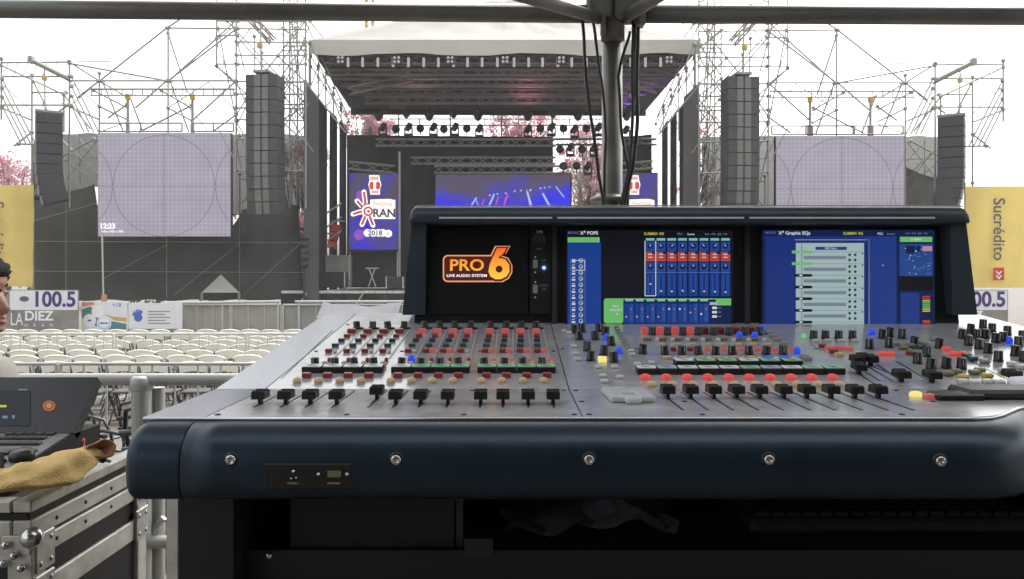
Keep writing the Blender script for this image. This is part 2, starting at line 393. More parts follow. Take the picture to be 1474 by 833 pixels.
for i, (a, b) in enumerate((((503, 131, 31), (655, 98, 33)), ((520, 112, 31.5), (735, 92, 33.6)), ((560, 150, 36), (730, 118, 35)), ((905, 131, 31.5), (735, 92, 33.6)), ((900, 150, 36), (735, 118, 35)), ((945, 128, 31), (800, 98, 33)))):
    truss('roof_truss', W(*a), W(*b), .26, 'truss_dark', None, ['sloping roof rafter truss outermost on the left half of the stage roof', 'sloping roof rafter truss second on the left half of the stage roof',
          'sloping rear roof rafter on the left half', 'sloping roof rafter truss second on the right half of the stage roof', 'sloping rear roof rafter on the right half', 'sloping roof rafter truss outermost on the right half of the stage roof'][i], 'truss', G)
for k, (y, Y, xa, xb) in enumerate(((104, 31.2, 470, 975), (118, 32.6, 492, 958), (132, 34.2, 505, 930))):
    truss('roof_truss', W(xa, y, Y), W(xb, y, Y), .2, 'truss_dark', None, 'dark box truss across the stage roof, %s behind the front one' % ['first', 'second', 'third'][k], 'truss', G)
for y, Y in ((113, 32.0), (124, 33.2)):
    tubei('purlin', W(480 if y < 120 else 490, y, Y), W(960, y, Y), .05, 'truss', st, 6)
for px in (577, 638, 696, 753, 808): part('hanger', MB().b2(W(px-2, 138, 34.6), W(px+2, 128, 34.7)), 'truss_light', st)
mm('lamp_white', (.75, .75, .72), .4, 0, .05); M['lamp_face'] = em('lamp_face', (1, 1, .97), .55)
# bar lamps and four eyed blinders along the front truss
def bar_lamp():
    t = thing('bar_lamp', 'pale vertical bar lamp hanging from the front truss of the stage roof', 'stage lamp', (0, 0, 0), 'bar lamps along the stage roof front')
    part('body', MB().box((0, 0.05, -.19), (.13, .09, .40), None, .01), 'cab_dark', t)
    part('lens', MB().box((0, 0, -.19), (.10, .02, .35)), 'lamp_face', t)
    part('clamp', MB().b2((-.02, .03, .01), (.02, .07, .14)), 'cab_dark', t); return t
def blinder():
    t = thing('blinder', 'four eyed blinder lamp hanging from the front truss of the stage roof', 'stage lamp', (0, 0, 0), 'blinders along the stage roof front')
    part('body', MB().box((0, .06, -.17), (.34, .1, .36), None, .01), 'cab_dark', t)
    for i in (-1, 1):
        for k in (0, 1):
            part('lamp', MB().lathe([(.0, 0), (.05, 0), (.055, .03), (0, .03)], (i*.075, 0, -.10-.15*k), Matrix.Rotation(R(90), 4, 'X'), 10), 'lamp_face', t)
    part('yoke', MB().b2((-.02, .04, .01), (.02, .08, .14)), 'cab_dark', t); return t
ORD = ['first', 'second', 'third', 'fourth', 'fifth', 'sixth', 'seventh', 'eighth', 'ninth', 'tenth', 'eleventh', 'twelfth', 'thirteenth', 'fourteenth', 'fifteenth', 'sixteenth', 'seventeenth', 'eighteenth', 'nineteenth', 'twentieth', 'twenty first', 'twenty second', 'twenty third', 'twenty fourth', 'twenty fifth', 'twenty sixth']
L1, L2 = bar_lamp(), blinder()
bars = [501, 522, 544, 566, 588, 610, 631, 653, 673, 694, 716, 740, 761, 781, 803, 823, 844, 908, 929, 951]
for i, px in enumerate(bars):
    o = L1 if i == 0 else copy_tree(L1); o.location = W(px, 82, 30.35)
    o['label'] = '%s pale bar lamp from the left on the stage roof front truss' % ORD[i]
for i, px in enumerate([490, 571, 648, 727, 808, 963]):
    o = L2 if i == 0 else copy_tree(L2); o.location = W(px, 79, 30.3)
    o['label'] = 'four eyed blinder lamp on the stage roof front, ' + ['at the far left end', 'second from the left end', 'third from the left end', 'near the middle under the roof peak', 'just left of the tent pole', 'at the far right end'][i]
# moving lamps
def moving_head():
    t = thing('moving_lamp', 'black moving head lamp standing on the rear lighting truss against the sky', 'stage lamp', (0, 0, 0), 'moving head lamps on the rear truss')
    part('base', MB().box((0, 0, .06), (.4, .3, .12), None, .03), 'cab_dark', t)
    y = MB(); y.b2((-.2, -.06, .1), (-.14, .06, .42)); y.b2((.14, -.06, .1), (.2, .06, .42)); part('yoke', y, 'cab_dark', t)
    part('head', MB().lathe([(0, -.2), (.11, -.18), (.15, 0), (.13, .18), (.1, .22), (0, .22)], (0, 0, .42), Matrix.Rotation(R(28), 4, 'Y'), 12), 'cab_dark', t); return t
def par_can():
    t = thing('round_lamp', 'black round lamp between moving heads on the rear lighting truss', 'stage lamp', (0, 0, 0), 'round lamps on the rear truss')
    part('can', MB().lathe([(0, -.14), (.13, -.12), (.19, -.03), (.19, .06), (.1, .13), (0, .14)], (0, 0, .3), Matrix.Rotation(R(80), 4, 'X'), 14), 'cab_dark', t)
    part('bracket', MB().b2((-.025, -.02, 0), (.025, .02, .2)), 'cab_dark', t); return t
A, B = moving_head(), par_can()
h = [(551, 196), (588, 196), (624, 196), (655, 196), (690, 198), (760, 199), (794, 196), (827, 199), (862, 196), (901, 200), (821, 225), (855, 226), (846, 252)]
for i, (px, py) in enumerate(h):
    o = A if i == 0 else copy_tree(A); o.location = W(px, py, 37.6)
    o['label'] = '%s black moving head lamp from the left standing on the rear truss against the sky' % ORD[i]
    if i > 9: o['label'] = 'black moving head lamp hanging before the pink tree, %s' % ['upper left one', 'upper right one', 'lowest one'][i-10]; o['group'] = 'moving head lamps in the gap'
for i, (px, py) in enumerate([(570, 195), (605, 194), (639, 195), (672, 194), (778, 194), (811, 194), (844, 194), (806, 224), (838, 224), (811, 248), (830, 248)]):
    o = B if i == 0 else copy_tree(B); o.location = W(px, py, 37.6)
    o['label'] = '%s black round lamp from the left between the moving heads on the rear truss' % ORD[i]
    if i > 6: o['label'] = 'small black round lamp hanging before the pink tree, %s' % ['upper left one', 'upper right one', 'lower left one', 'lower right one'][i-7]; o['group'] = 'round lamps in the gap'
def bell():
    t = thing('hanging_lamp', 'black bell shaped lamp hanging under the rear edge of the stage roof', 'stage lamp', (0, 0, 0), 'bell lamps under the roof rear edge')
    part('shade', MB().lathe([(.0, -.42), (.1, -.38), (.24, -.15), (.26, -.02), (.0, 0)], (0, 0, 0), None, 14), 'cab_dark', t)
    part('stem', MB().tube((0, 0, -.01), (0, 0, .25), .03, 6), 'cab_dark', t); return t
Bl = bell()
for i, px in enumerate([545, 585, 618, 653, 688, 760, 796, 832, 902]):
    o = Bl if i == 0 else copy_tree(Bl); o.location = W(px, 162 if i not in (1, 3, 6) else 158, 39.3); o['label'] = '%s bell shaped black lamp from the left under the stage roof rear edge' % ORD[i]
# rear pipes in the gap under the roof
for i, (a, b, r) in enumerate((((560, 171), (880, 171), .035), ((560, 180), (880, 180), .035), ((574, 162), (574, 200), .04), ((648, 162), (648, 196), .04), ((722, 162), (722, 200), .04), ((795, 160), (795, 260), .05), ((604, 170), (604, 180), .03), ((698, 170), (698, 180), .03), ((820, 170), (820, 180), .03))):
    tubei('pipe', W(*a, 40.4), W(*b, 40.4), r, 'truss_dark', st, 6)
# deck
dk = thing('stage_deck', 'raised black stage deck with pale front edge rail', 'stage', (0, 35, 0))
part('platform', MB().b2((-8.6, 30.02, .01), (8.6, 41.5, 1.42)), 'deck', dk)
part('edge', MB().b2((-8.6, 29.95, 1.40), (8.6, 30.02, 1.50)), 'alu_old', dk)
sk = MB()
sk.loft([[Vector((-8.6+i*.2, 29.9+.05*math.sin(i*1.9), z)) for i in range(87)] for z in (.02, 1.4)], False, False); part('skirt', sk, 'drape', dk)
for i in range(9):
    x = -8.5+i*2.1; tubei('support', (x, 29.8, .02), (x+.9, 29.8, 1.42), .035, 'truss_light', dk, 6)
# back drape
def drape(pts, sag, mt, label, n=40, amp=.07, freq=3.0, group=None, name='stage_drape'):
    m = MB(); (a, b, zb, za, zb2) = pts; a, b = Vector(a), Vector(b); d = (b-a); nrm = Vector((-d.y, d.x, 0)).normalized(); L = d.length
    rows = []
    for j in range(7):
        row = []
        for i in range(n+1):
            t = i/n; zt_ = za+(zb2-za)*t; p = a+d*t
            row.append(p+nrm*amp*(math.sin(t*L*freq)+.5*math.sin(t*L*freq*2.3+1))*(.4+.6*j/6)+Vector((0, 0, zb+(zt_-zb)*(1-j/6))))
        rows.append(row)
    m.loft(rows, False, False); return solo(name, m, mt, label, 'drape', group)
G = 'black drapes round the stage'
z9 = W(0, 193, 40).z
drape(((W(498, 0, 40).x, 40.2, 0), (W(795, 0, 40).x, 40.2, 0), 1.45, z9, z9-.1), 0, 'drape', 'wide black drape closing the back of the stage left of the pink tree gap', 70, group=G)
drape(((W(896, 0, 38).x, 38, 0), (W(938, 0, 38).x, 38, 0), 1.45, W(0, 197, 38).z, W(0, 193, 38).z), 0, 'drape', 'small black drape behind the right logo screen', 16, group=G)
XL, XR = W(440, 0, 30).x, W(1006, 0, 30).x
for side, X in ((0, XL), (1, XR)):
    for i in range(4):
        y0 = 30.05+i*1.95; y1 = y0+1.5
        nm = ['nearest the audience', 'second from the front', 'third from the front', 'furthest back beside the backdrop'][i]
        drape(((X, y0, 0), (X, y1, 0), 1.45, 9.15-.04*i, 9.1-.04*(i+1)), 0, 'drape_grey' if i in (0,) else 'drape', 'dark side drape on the %s of the stage, %s' % (['left', 'right'][side], nm), 14, .05, 4, G)
# grey tall drape tower legs at the stage corners
for side, px in ((0, 446), (1, 993)):
    drape(((W(px-9, 0, 29.8).x, 29.8, 0), (W(px+13, 0, 29.8).x, 29.8, 0), .6, W(0, 118 if side == 0 else 140, 29.8).z, W(0, 140 if side == 0 else 118, 29.8).z), 0, 'drape_grey', 'tall grey cloth strip on the %s front corner of the stage' % ['left', 'right'][side], 10, .05, 5, G)
# ------------------------------------------------------------------ stage screens
def led_mat(name, c0, c1, k, freq=None, zr=(0, 1, 0, 0)):
    m = bpy.data.materials.new(name); m.use_nodes = True; t = m.node_tree; b = t.nodes['Principled BSDF']
    b.inputs['Base Color'].default_value = (.03, .03, .03, 1); b.inputs['Roughness'].default_value = .7
    tc = t.nodes.new('ShaderNodeTexCoord'); n = t.nodes.new('ShaderNodeTexNoise'); n.inputs['Scale'].default_value = freq or .5
    t.links.new(tc.outputs['Object'], n.inputs['Vector']); cr = t.nodes.new('ShaderNodeValToRGB')
    cr.color_ramp.elements[0].position = .38; cr.color_ramp.elements[1].position = .64
    cr.color_ramp.elements[0].color = (*c0, 1); cr.color_ramp.elements[1].color = (*c1, 1)
    sp = t.nodes.new('ShaderNodeSeparateXYZ'); t.links.new(tc.outputs['Object'], sp.inputs[0]); mr = t.nodes.new('ShaderNodeMapRange')
    for q, v in zip(('From Min', 'From Max', 'To Min', 'To Max'), zr): mr.inputs[q].default_value = v
    t.links.new(sp.outputs['Z'], mr.inputs[0]); ad = t.nodes.new('ShaderNodeMath'); t.links.new(n.outputs[0], ad.inputs[0]); t.links.new(mr.outputs[0], ad.inputs[1])
    t.links.new(ad.outputs[0], cr.inputs[0]); t.links.new(cr.outputs[0], b.inputs['Emission Color']); b.inputs['Emission Strength'].default_value = ES*k
    M[name] = m
led_mat('led_purple', (.075, .06, .105), (.03, .01, .6), 1.15, .9, (-1.5, 1.6, .02, -.10)); led_mat('led_concert', (.095, .075, .135), (.02, .02, .9), 1.2, .45, (-.2, 1.6, .24, -.16))
M['beam_w'] = em('beam_w', (.55, .6, 1), 1.2); M['beam_m'] = em('beam_m', (.75, .08, .75), 1); M['beam_b'] = em('beam_b', (.15, .15, 1), 1.2); M['haze_b'] = em('haze_b', (.10, .04, .62), 1)
M['logo_w'] = em('logo_w', (1, .95, .95), 1.7); M['logo_r'] = em('logo_r', (.75, .08, .06), 1.2); M['logo_d'] = em('logo_d', (.10, .07, .11), 1); M['logo_p'] = em('logo_p', (1, .5, .42), 1.2); M['logo_y'] = em('logo_y', (1, .62, .4), 1.2); M['logo_v'] = em('logo_v', (.35, .1, .7), 1)
p = Pl((0, 39.7, 0), (0, -1, 0))
bs = thing('back_screen', 'wide led screen at the back of the stage showing blue light beams', 'screen', W(723, 300, 39.7))
m = MB(); m.b2(p.at(625, 400, -.2), p.at(823, 249, -.02)); part('housing', m, 'deck', bs)
m = MB(); p.rect(m, 627, 398, 821, 251, .0)
m.mi = 1
p.disc(m, 645, 283, 6, .01)
m.mi = 2
for x0, y0, x1, y1, w in ((686, 284, 676, 300, 2.2), (711, 281, 703, 298, 2.5), (759, 277, 766, 300, 3.0), (781, 278, 793, 300, 3.0), (758, 273, 764, 300, 1.5), (800, 268, 812, 284, 1.6), (684, 285, 690, 298, 1.2)): p.line(m, x0, y0, x1, y1, w, .02)
for x, y in ((705, 281), (711, 280), (716, 279), (728, 278), (741, 275), (750, 274), (764, 273), (778, 271), (784, 270), (791, 269), (763, 274)): p.disc(m, x, y, 1.4, .025, 8)
m.mi = 3
for x0, y0, x1, y1, w in ((731, 280, 724, 298, 3), (718, 283, 712, 298, 2), (698, 286, 690, 300, 2)): p.line(m, x0, y0, x1, y1, w, .02)
part('display', m, ['led_concert', 'haze_b', 'beam_w', 'beam_m'], bs, False)
def logo(m, p, ox, oy, k):
    X = lambda x: ox+(x-540)*k; Y = lambda y: oy+(y-300)*k
    def text(t, x, y, h, z, bold, sx=1.0): p.text(m, t, X(x), Y(y), h*k, z, 'CENTER', 0, bold, sx)
    def blob(pts, z): p.poly(m, [(X(x), Y(y)) for x, y in pts], z)
    m.mi = 1
    blob([(531, 252), (546, 252), (547, 259), (549, 266), (547, 272), (547, 280), (533, 280), (532, 272), (530, 266), (532, 259)], .012)
    rays = [(524, 276, 526, 293), (514, 289, 521, 297), (508, 308, 521, 304), (521, 323, 526, 311), (537, 324, 532, 311)]
    for a in rays: p.line(m, X(a[0]), Y(a[1]), X(a[2]), Y(a[3]), 7*k, .012)
    for a in rays: p.disc(m, X(a[0]), Y(a[1]), 3.5*k, .0125, 12)
    p.disc(m, X(530), Y(304), 10*k, .013); blob([(533, 287), (560, 286), (569, 288), (569, 315), (533, 315)], .014)
    for a in ((529, 335), (537, 335), (545, 335), (551, 335), (559, 336)): p.disc(m, X(a[0]), Y(a[1]), 5.6*k, .013+a[0]*1e-6, 12)
    m.mi = 2
    for a in rays: p.line(m, X(a[0]), Y(a[1]), X(a[2]), Y(a[3]), 3.4*k, .02)
    p.disc(m, X(530), Y(304), 7*k, .021); p.disc(m, X(535), Y(267), 3.5*k, .02, 12, 6*k); p.disc(m, X(544), Y(267), 3.5*k, .02, 12, 6*k)
    m.mi = 5; p.rect(m, X(533), Y(259), X(545), Y(254), .02); p.rect(m, X(535), Y(278), X(545), Y(274), .02)
    m.mi = 1; p.disc(m, X(530), Y(304), 4.3*k, .024); p.disc(m, X(539.5), Y(267), 2*k, .026, 10, 4*k)
    m.mi = 2; p.disc(m, X(530.5), Y(304), 2.2*k, .027, 10)
    m.mi = 6; text('Festival', 551, 293, 7.5, .02, .02, .92)
    m.mi = 3; text('RAN', 553, 307, 12, .022, .035, .98); text('2018', 540, 335.5, 7.5, .022, .03, 1.02)
    m.mi = 5; text('n', 558.5, 336, 6, .022, .04)
for side in (0, 1):
    nrm = (.16, -1, 0) if side == 0 else (-.16, -1, 0)
    p = Pl((W(540, 300, 34).x if side == 0 else W(919, 300, 34).x, 34, 0), nrm)
    x0, x1 = ((503, 574) if side == 0 else (878, 946))
    ls = thing('logo_screen', 'tall purple led screen with red sun logo, on the %s side of the stage' % ('left' if side == 0 else 'right'), 'screen', p.at((x0+x1)/2, 300), 'logo screens flanking the stage')
    m = MB(); m.quad(p.at(x0-1, 361, 0), p.at(x1+1, 361, 0), p.at(x1+1, 248, 0), p.at(x0-1, 248, 0)); m.prism([p.at(x0-1, 361, -.15), p.at(x1+1, 361, -.15), p.at(x1+1, 248, -.15), p.at(x0-1, 248, -.15)], p.n*.14)
    part('housing', m, 'deck', ls)
    m = MB(); p.rect(m, x0, 359, x1, 249, .004); m.mi = 4; p.disc(m, x0+16, 281, 7, .006); p.disc(m, x0+14, 338, 8, .006)
    logo(m, p, 540 if side == 0 else 913, 300, 1.0)
    part('display', m, ['led_purple', 'logo_w', 'logo_r', 'logo_d', 'logo_v', 'logo_p', 'logo_y'], ls, False)
    truss('header_truss', p.at(x0-1, 238 if side == 0 else 242), p.at(x1-6, 244 if side == 0 else 237), .3, 'truss', None, 'short dark truss above the %s logo screen' % ('left' if side == 0 else 'right'), 'truss', 'trusses above the logo screens')
t = thing('truss_post', 'thin pale upright post right of the left logo screen', 'post', W(575, 412, 33.8)); tubei('shaft', W(575, 412, 33.8), W(575, 218, 33.8), .05, 'truss_light', t); part('base', MB().box(W(575, 411, 33.8), (.4, .4, .06)), 'truss', t)
# big side screens with test pattern
def grid_mat(name, base, line, pitch):
    m = bpy.data.materials.new(name); m.use_nodes = True; t = m.node_tree; b = t.nodes['Principled BSDF']
    b.inputs['Base Color'].default_value = (.06, .06, .065, 1); b.inputs['Roughness'].default_value = .8
    tc = t.nodes.new('ShaderNodeTexCoord'); sp = t.nodes.new('ShaderNodeSeparateXYZ'); t.links.new(tc.outputs['Object'], sp.inputs[0])
    outs = []
    for ax in ('X', 'Z'):
        a = t.nodes.new('ShaderNodeMath'); a.operation = 'PINGPONG'; a.inputs[1].default_value = pitch/2; t.links.new(sp.outputs[ax], a.inputs[0])
        c = t.nodes.new('ShaderNodeMath'); c.operation = 'LESS_THAN'; c.inputs[1].default_value = pitch*.10; t.links.new(a.outputs[0], c.inputs[0]); outs.append(c)
    mx = t.nodes.new('ShaderNodeMath'); mx.operation = 'MAXIMUM'; t.links.new(outs[0].outputs[0], mx.inputs[0]); t.links.new(outs[1].outputs[0], mx.inputs[1])
    n = t.nodes.new('ShaderNodeTexNoise'); n.inputs['Scale'].default_value = 1.2; t.links.new(tc.outputs['Object'], n.inputs['Vector'])
    mc = t.nodes.new('ShaderNodeMix'); mc.data_type = 'RGBA'; mc.inputs['A'].default_value = (*base, 1); mc.inputs['B'].default_value = (*line, 1)
    t.links.new(mx.outputs[0], mc.inputs['Factor']); mv = t.nodes.new('ShaderNodeVectorMath'); mv.operation = 'SCALE'
    mr = t.nodes.new('ShaderNodeMapRange'); mr.inputs['To Min'].default_value = .8; mr.inputs['To Max'].default_value = 1.2; t.links.new(n.outputs[0], mr.inputs[0])
    t.links.new(mc.outputs['Result'], mv.inputs[0]); t.links.new(mr.outputs[0], mv.inputs['Scale'])
    t.links.new(mv.outputs[0], b.inputs['Emission Color']); b.inputs['Emission Strength'].default_value = ES
    M[name] = m
grid_mat('test_pattern', (.40, .35, .455), (.56, .53, .62), .155)
M['pat_line'] = em('pat_line', (.24, .2, .28), 1); M['pat_text'] = em('pat_text', (.9, .88, .95), 1.9); M['pat_dot'] = em('pat_dot', (.72, .69, .76), 1.15)
for side in (0, 1):
    Y = 29.3; p = Pl((0, Y, 0), (0, -1, 0))
    x0, x1, y0, y1 = (141, 332, 191, 340) if side == 0 else (1117, 1302, 195, 344)
    cx = 236 if side == 0 else 1212; cy = (y0+y1)/2+1.5
    sc = thing('side_screen', 'large lilac led screen with circle and grid test pattern, %s of the stage' % ['left', 'right'][side], 'screen', W(cx, y1, Y), 'test pattern screens')
    part('housing', MB().b2(p.at(x0, y1, -.25), p.at(x1, y0, -.01)), 'deck', sc)
    m = MB(); p.rect(m, x0, y1, x1, y0, .0); m.mi = 1
    n = 72; r = 73
    def arc(cx_, cy_, r, a0, a1, n):
        for k in range(n):
            a = a0+(a1-a0)*k/n; b = a0+(a1-a0)*(k+1)/n
            xa, ya, xb, yb = cx_+r*math.cos(a), cy_+r*math.sin(a), cx_+r*math.cos(b), cy_+r*math.sin(b)
            if x0+.5 < min(xa, xb) and max(xa, xb) < x1-.5 and y0 < min(ya, yb) and max(ya, yb) < y1: p.line(m, xa, ya, xb, yb, .9, .004)
    arc(cx, cy, r, 0, 2*math.pi, 96); arc(cx-2*r-1, cy, r, -1.2, 1.2, 60); arc(cx+2*r+1, cy, r, math.pi-1.2, math.pi+1.2, 60)
    p.line(m, x0+1, cy+.5, x1-1, cy+.5, 1.0, .003); p.line(m, cx, y0+1, cx, y1-1, 1.0, .0034)
    m.mi = 2
    for k in range(22):
        q = x0+5+k*8.6
        if q < x1-3: p.disc(m, q, cy+1, .8, .006, 8)
    for k in range(17): p.disc(m, cx+.8, y0+6+k*8.4, .8, .0066, 8)
    if side == 0:
        m.mi = 3; p.text(m, '12:23', 155, 325.5, 7.5, .012, 'CENTER', 0, .04); p.text(m, 'Video 1920 x 1080', 162, 333, 3.0, .012, 'CENTER', 0, .02)
    part('display', m, ['test_pattern', 'pat_line', 'pat_dot', 'pat_text'], sc, False)
    for px in ((184, 277) if side == 0 else (1166, 1253)):
        t = thing('screen_hoist', 'dark vertical hoist post above the test pattern screen, %s' % {184: 'left one over the left screen', 277: 'right one over the left screen', 1166: 'left one over the right screen', 1253: 'right one over the right screen'}[px], 'hoist', W(px, y0, Y+.3), 'hoists over the side screens')
        tubei('column', W(px, y0, Y+.3), W(px, y0-53, Y+.3), .05, 'scaffold', t); part('motor', MB().box(W(px, y0-52, Y+.3), (.17, .17, .22), None, .03), 'yellow_steel', t)
        part('lower_block', MB().b2(W(px-3, y0, Y+.25), W(px+3, y0-14, Y+.35)), 'scaffold', t)
    for a, b in (((143, 262), (278, 336)) if side == 0 else ((1111, 1228), (1160, 1300))):
        t = thing('frame_rail', 'thin open pipe frame standing on the top edge of the %s test pattern screen, from pixel range %d' % (['left', 'right'][side], a), 'frame', W((a+b)/2, y0, Y+.1), 'pipe frames over the side screens')
        t['label'] = 'thin open pipe frame on top of the %s test pattern screen, its %s half' % (['left', 'right'][side], 'left' if a in (143, 1111) else 'right')
        for q in (y0-2, y0-14): tubei('rail', W(a, q, Y+.1), W(b, q, Y+.1), .03, 'scaffold', t, 6)
        for q in (a, (a+b)/2, b): tubei('upright', W(q, y0-2, Y+.1), W(q, y0-14, Y+.1), .03, 'scaffold', t, 6)
# ------------------------------------------------------------------ scaffolding
def frame(name, label, cat, segs, group, r=.032):
    x = [s for s in segs]; base = W(sum(s[0] for s in x)/len(x), 0, 29.5); base.z = 0
    t = thing(name, label, cat, base, group)
    for i, s in enumerate(x):
        a, b, c, d = s[:4]; Y = s[4] if len(s) > 4 else (29.7 if i % 2 else 30.8); rr = s[5] if len(s) > 5 else r
        nm = 'standard' if abs(a-c) < 3 else ('ledger' if abs(b-d) < 3 else 'brace')
        tubei(nm, W(a, b, Y), W(c, d, Y), rr, 'scaffold', t, 6)
        if i < 95 and rr > .02:
            if 'coupler' not in UT: UT['coupler'] = MB().box((0, 0, 0), (.12, .14, .13), None, .03).mesh('coupler', 'scaffold')
            inst('coupler', UT['coupler'], t, W(a, b, Y) if b < d else W(c, d, Y))
    return t
LW = [  # wing scaffold that carries the side screen (left); drawn mirrored on the right
    (2, 90, 100, 89, 29), (2, 110, 100, 110, 29), (2, 151, 100, 151, 29), (2, 84, 2, 172, 29), (100, 116, 340, 116, 29), (46, 133, 95, 133, 30), (100, 88, 100, 300, 29), (46, 108, 46, 262, 30), (26, 207, 62, 208, 29), (92, 136, 92, 190, 30),
    (143, 105, 143, 300, 30.4), (242, 40, 242, 300, 30.4), (242, 40, 340, 41, 30.4), (240, 40, 145, 115, 30.2), (275, 17, 242, 39, 30.2), (342, 40, 242, 116, 30.2), (242, 48, 270, 134, 30.6),
    (100, 89, 143, 116, 29.6), (100, 91, 240, 116, 29.4), (240, 116, 195, 155, 30.4), (143, 116, 112, 140, 30.4), (143, 116, 180, 138, 30.4), (148, 118, 178, 190, 30.7), (245, 117, 272, 190, 30.7),
    (2, 94, 92, 136, 29.8), (92, 136, 130, 185, 29.8), (2, 155, 44, 172, 29.6), (135, 130, 183, 155, 30), (232, 130, 277, 156, 30), (143, 153, 183, 172, 30), (242, 155, 277, 174, 30), (183, 150, 155, 170, 30), (200, 190, 275, 152, 30.8),
    (186, 136, 206, 190, 30.5), (312, 55, 242, 117, 30.3), (340, 116, 275, 175, 30.8), (340, 165, 308, 188, 30.8), (48, 117, 66, 152, 29.2), (64, 150, 68, 160, 29.2), (92, 150, 143, 172, 30), (85, 160, 100, 150, 29.7),
    (20, 210, 46, 190, 29.4), (60, 240, 135, 200, 31.2), (95, 230, 140, 265, 31.2), (88, 200, 140, 250, 31.2), (46, 260, 46, 430, 31.2), (345, 250, 345, 420, 31.2), (70, 395, 140, 330, 31.2), (0, 385, 46, 350, 31.2)]
for k in range(4):
    LW.append((3, 113+k*13, 52-k*7, 208, 28.95, .026)); LW.append((103, 110+k*14, 142-k*7, 190, 28.95, .026))
for k in range(6): LW.append((12+k*14, 90, 5+k*14, 110, 29, .012))
PT = []   # tall tower that flies the main loudspeakers (left)
zt0 = -60
for px, Y in ((340, 28.6), (312, 30), (440, 28.6), (417, 30.6), (408, 31), (428, 31.2)):
    y_lo = {312: 95, 340: 300, 440: 300, 417: 300, 408: 300, 428: 300}[px]
    PT.append((px, zt0, px, y_lo, Y))
for y in (-40, -10, 30, 41, 60, 79, 92, 117, 135, 155, 172, 200, 245): PT.append((340, y, 440, y+1, 28.7, .028))
for y in (-25, 30, 41, 51, 92): PT.append((312, y, 342, y, 29.4, .028))
for y in (20, 60, 66, 72, 79, 92, 117, 135, 150): PT.append((408, y, 440, y, 30.4, .026))
for a, b, c, d in ((312, 95, 340, 118), (312, 95, 355, 135), (314, 40, 340, 175), (334, 30, 352, 100), (327, 30, 440, 150), (312, 55, 365, 5), (340, 50, 400, 120), (440, 30, 380, 105), (440, 118, 400, 80), (440, 78, 405, 135),
                   (408, 40, 440, 66), (440, 60, 405, 110), (408, 110, 440, 135), (400, 170, 440, 205), (440, 140, 402, 190), (340, 118, 355, 150), (340, 175, 355, 200), (355, 142, 340, 165), (340, 205, 352, 260), (402, 230, 440, 280), (440, 230, 402, 280),
                   (417, 30, 425, 170), (420, 30, 433, 165), (425, 40, 437, 175), (400, 20, 440, 5), (340, 0, 440, -40), (440, 0, 340, -40), (410, 140, 440, 175), (440, 180, 405, 215), (366, 52, 367, 105), (377, 75, 377, 105), (435, 20, 500, 165), (446, 30, 470, 60), (447, 60, 497, 185), (441, 120, 497, 190)):
    PT.append((a, b, c, d, 29.3 + (hash((a, b)) % 5)*.35, .026))
for a, b, c, d in ((47, 347, 438, 349), (240, 342, 240, 428), (47, 318, 140, 292), (150, 400, 240, 352), (345, 300, 345, 428), (47, 390, 438, 392), (95, 280, 95, 428), (250, 425, 345, 350), (350, 425, 438, 345)): LW.append((a, b, c, d, 30.9, .012))
rx = random.Random(21)
for q in range(26):
    x = rx.choice((312, 340, 355, 400, 408, 417, 428)); y = rx.uniform(-20, 190); PT.append((x, y, x+rx.uniform(14, 34), y+rx.uniform(18, 60)*rx.choice((-1, 1)), rx.uniform(28.8, 31.2), .02))
for a, b, c, d in ((345, 195, 440, 290), (440, 195, 345, 295), (395, 195, 395, 300), (420, 195, 420, 300), (345, 225, 440, 226), (345, 258, 440, 259), (400, 195, 440, 240), (440, 240, 400, 290), (410, 170, 445, 150)): PT.append((a, b, c, d, 31.25, .022))
for a, b, c, d in ((86, 196, 141, 262), (141, 200, 86, 270), (115, 195, 115, 262), (90, 225, 141, 226), (110, 195, 141, 230), (330, 195, 345, 230), (0, 118, 46, 160), (100, 116, 143, 153), (143, 116, 100, 153), (183, 175, 143, 190), (242, 116, 300, 190), (300, 118, 242, 155), (300, 118, 340, 160), (160, 88, 100, 89)): LW.append((a, b, c, d, 31.25 if b > 190 else 30.6, .02))
MIR = lambda segs: [(1446-s[0], s[1]+3, 1446-s[2], s[3]+3)+tuple(s[4:]) for s in segs]
frame('scaffolding', 'wide low pipe scaffold around and above the left test pattern screen', 'scaffold', LW, 'scaffold wings beside the stage')
frame('scaffolding', 'wide low pipe scaffold around and above the right test pattern screen', 'scaffold', MIR(LW), 'scaffold wings beside the stage')
frame('scaffold_tower', 'tall pipe scaffold tower that carries the main loudspeaker column left of the stage', 'scaffold', PT, 'scaffold towers of the loudspeakers')
frame('scaffold_tower', 'tall pipe scaffold tower that carries the main loudspeaker column right of the stage', 'scaffold', MIR(PT), 'scaffold towers of the loudspeakers')
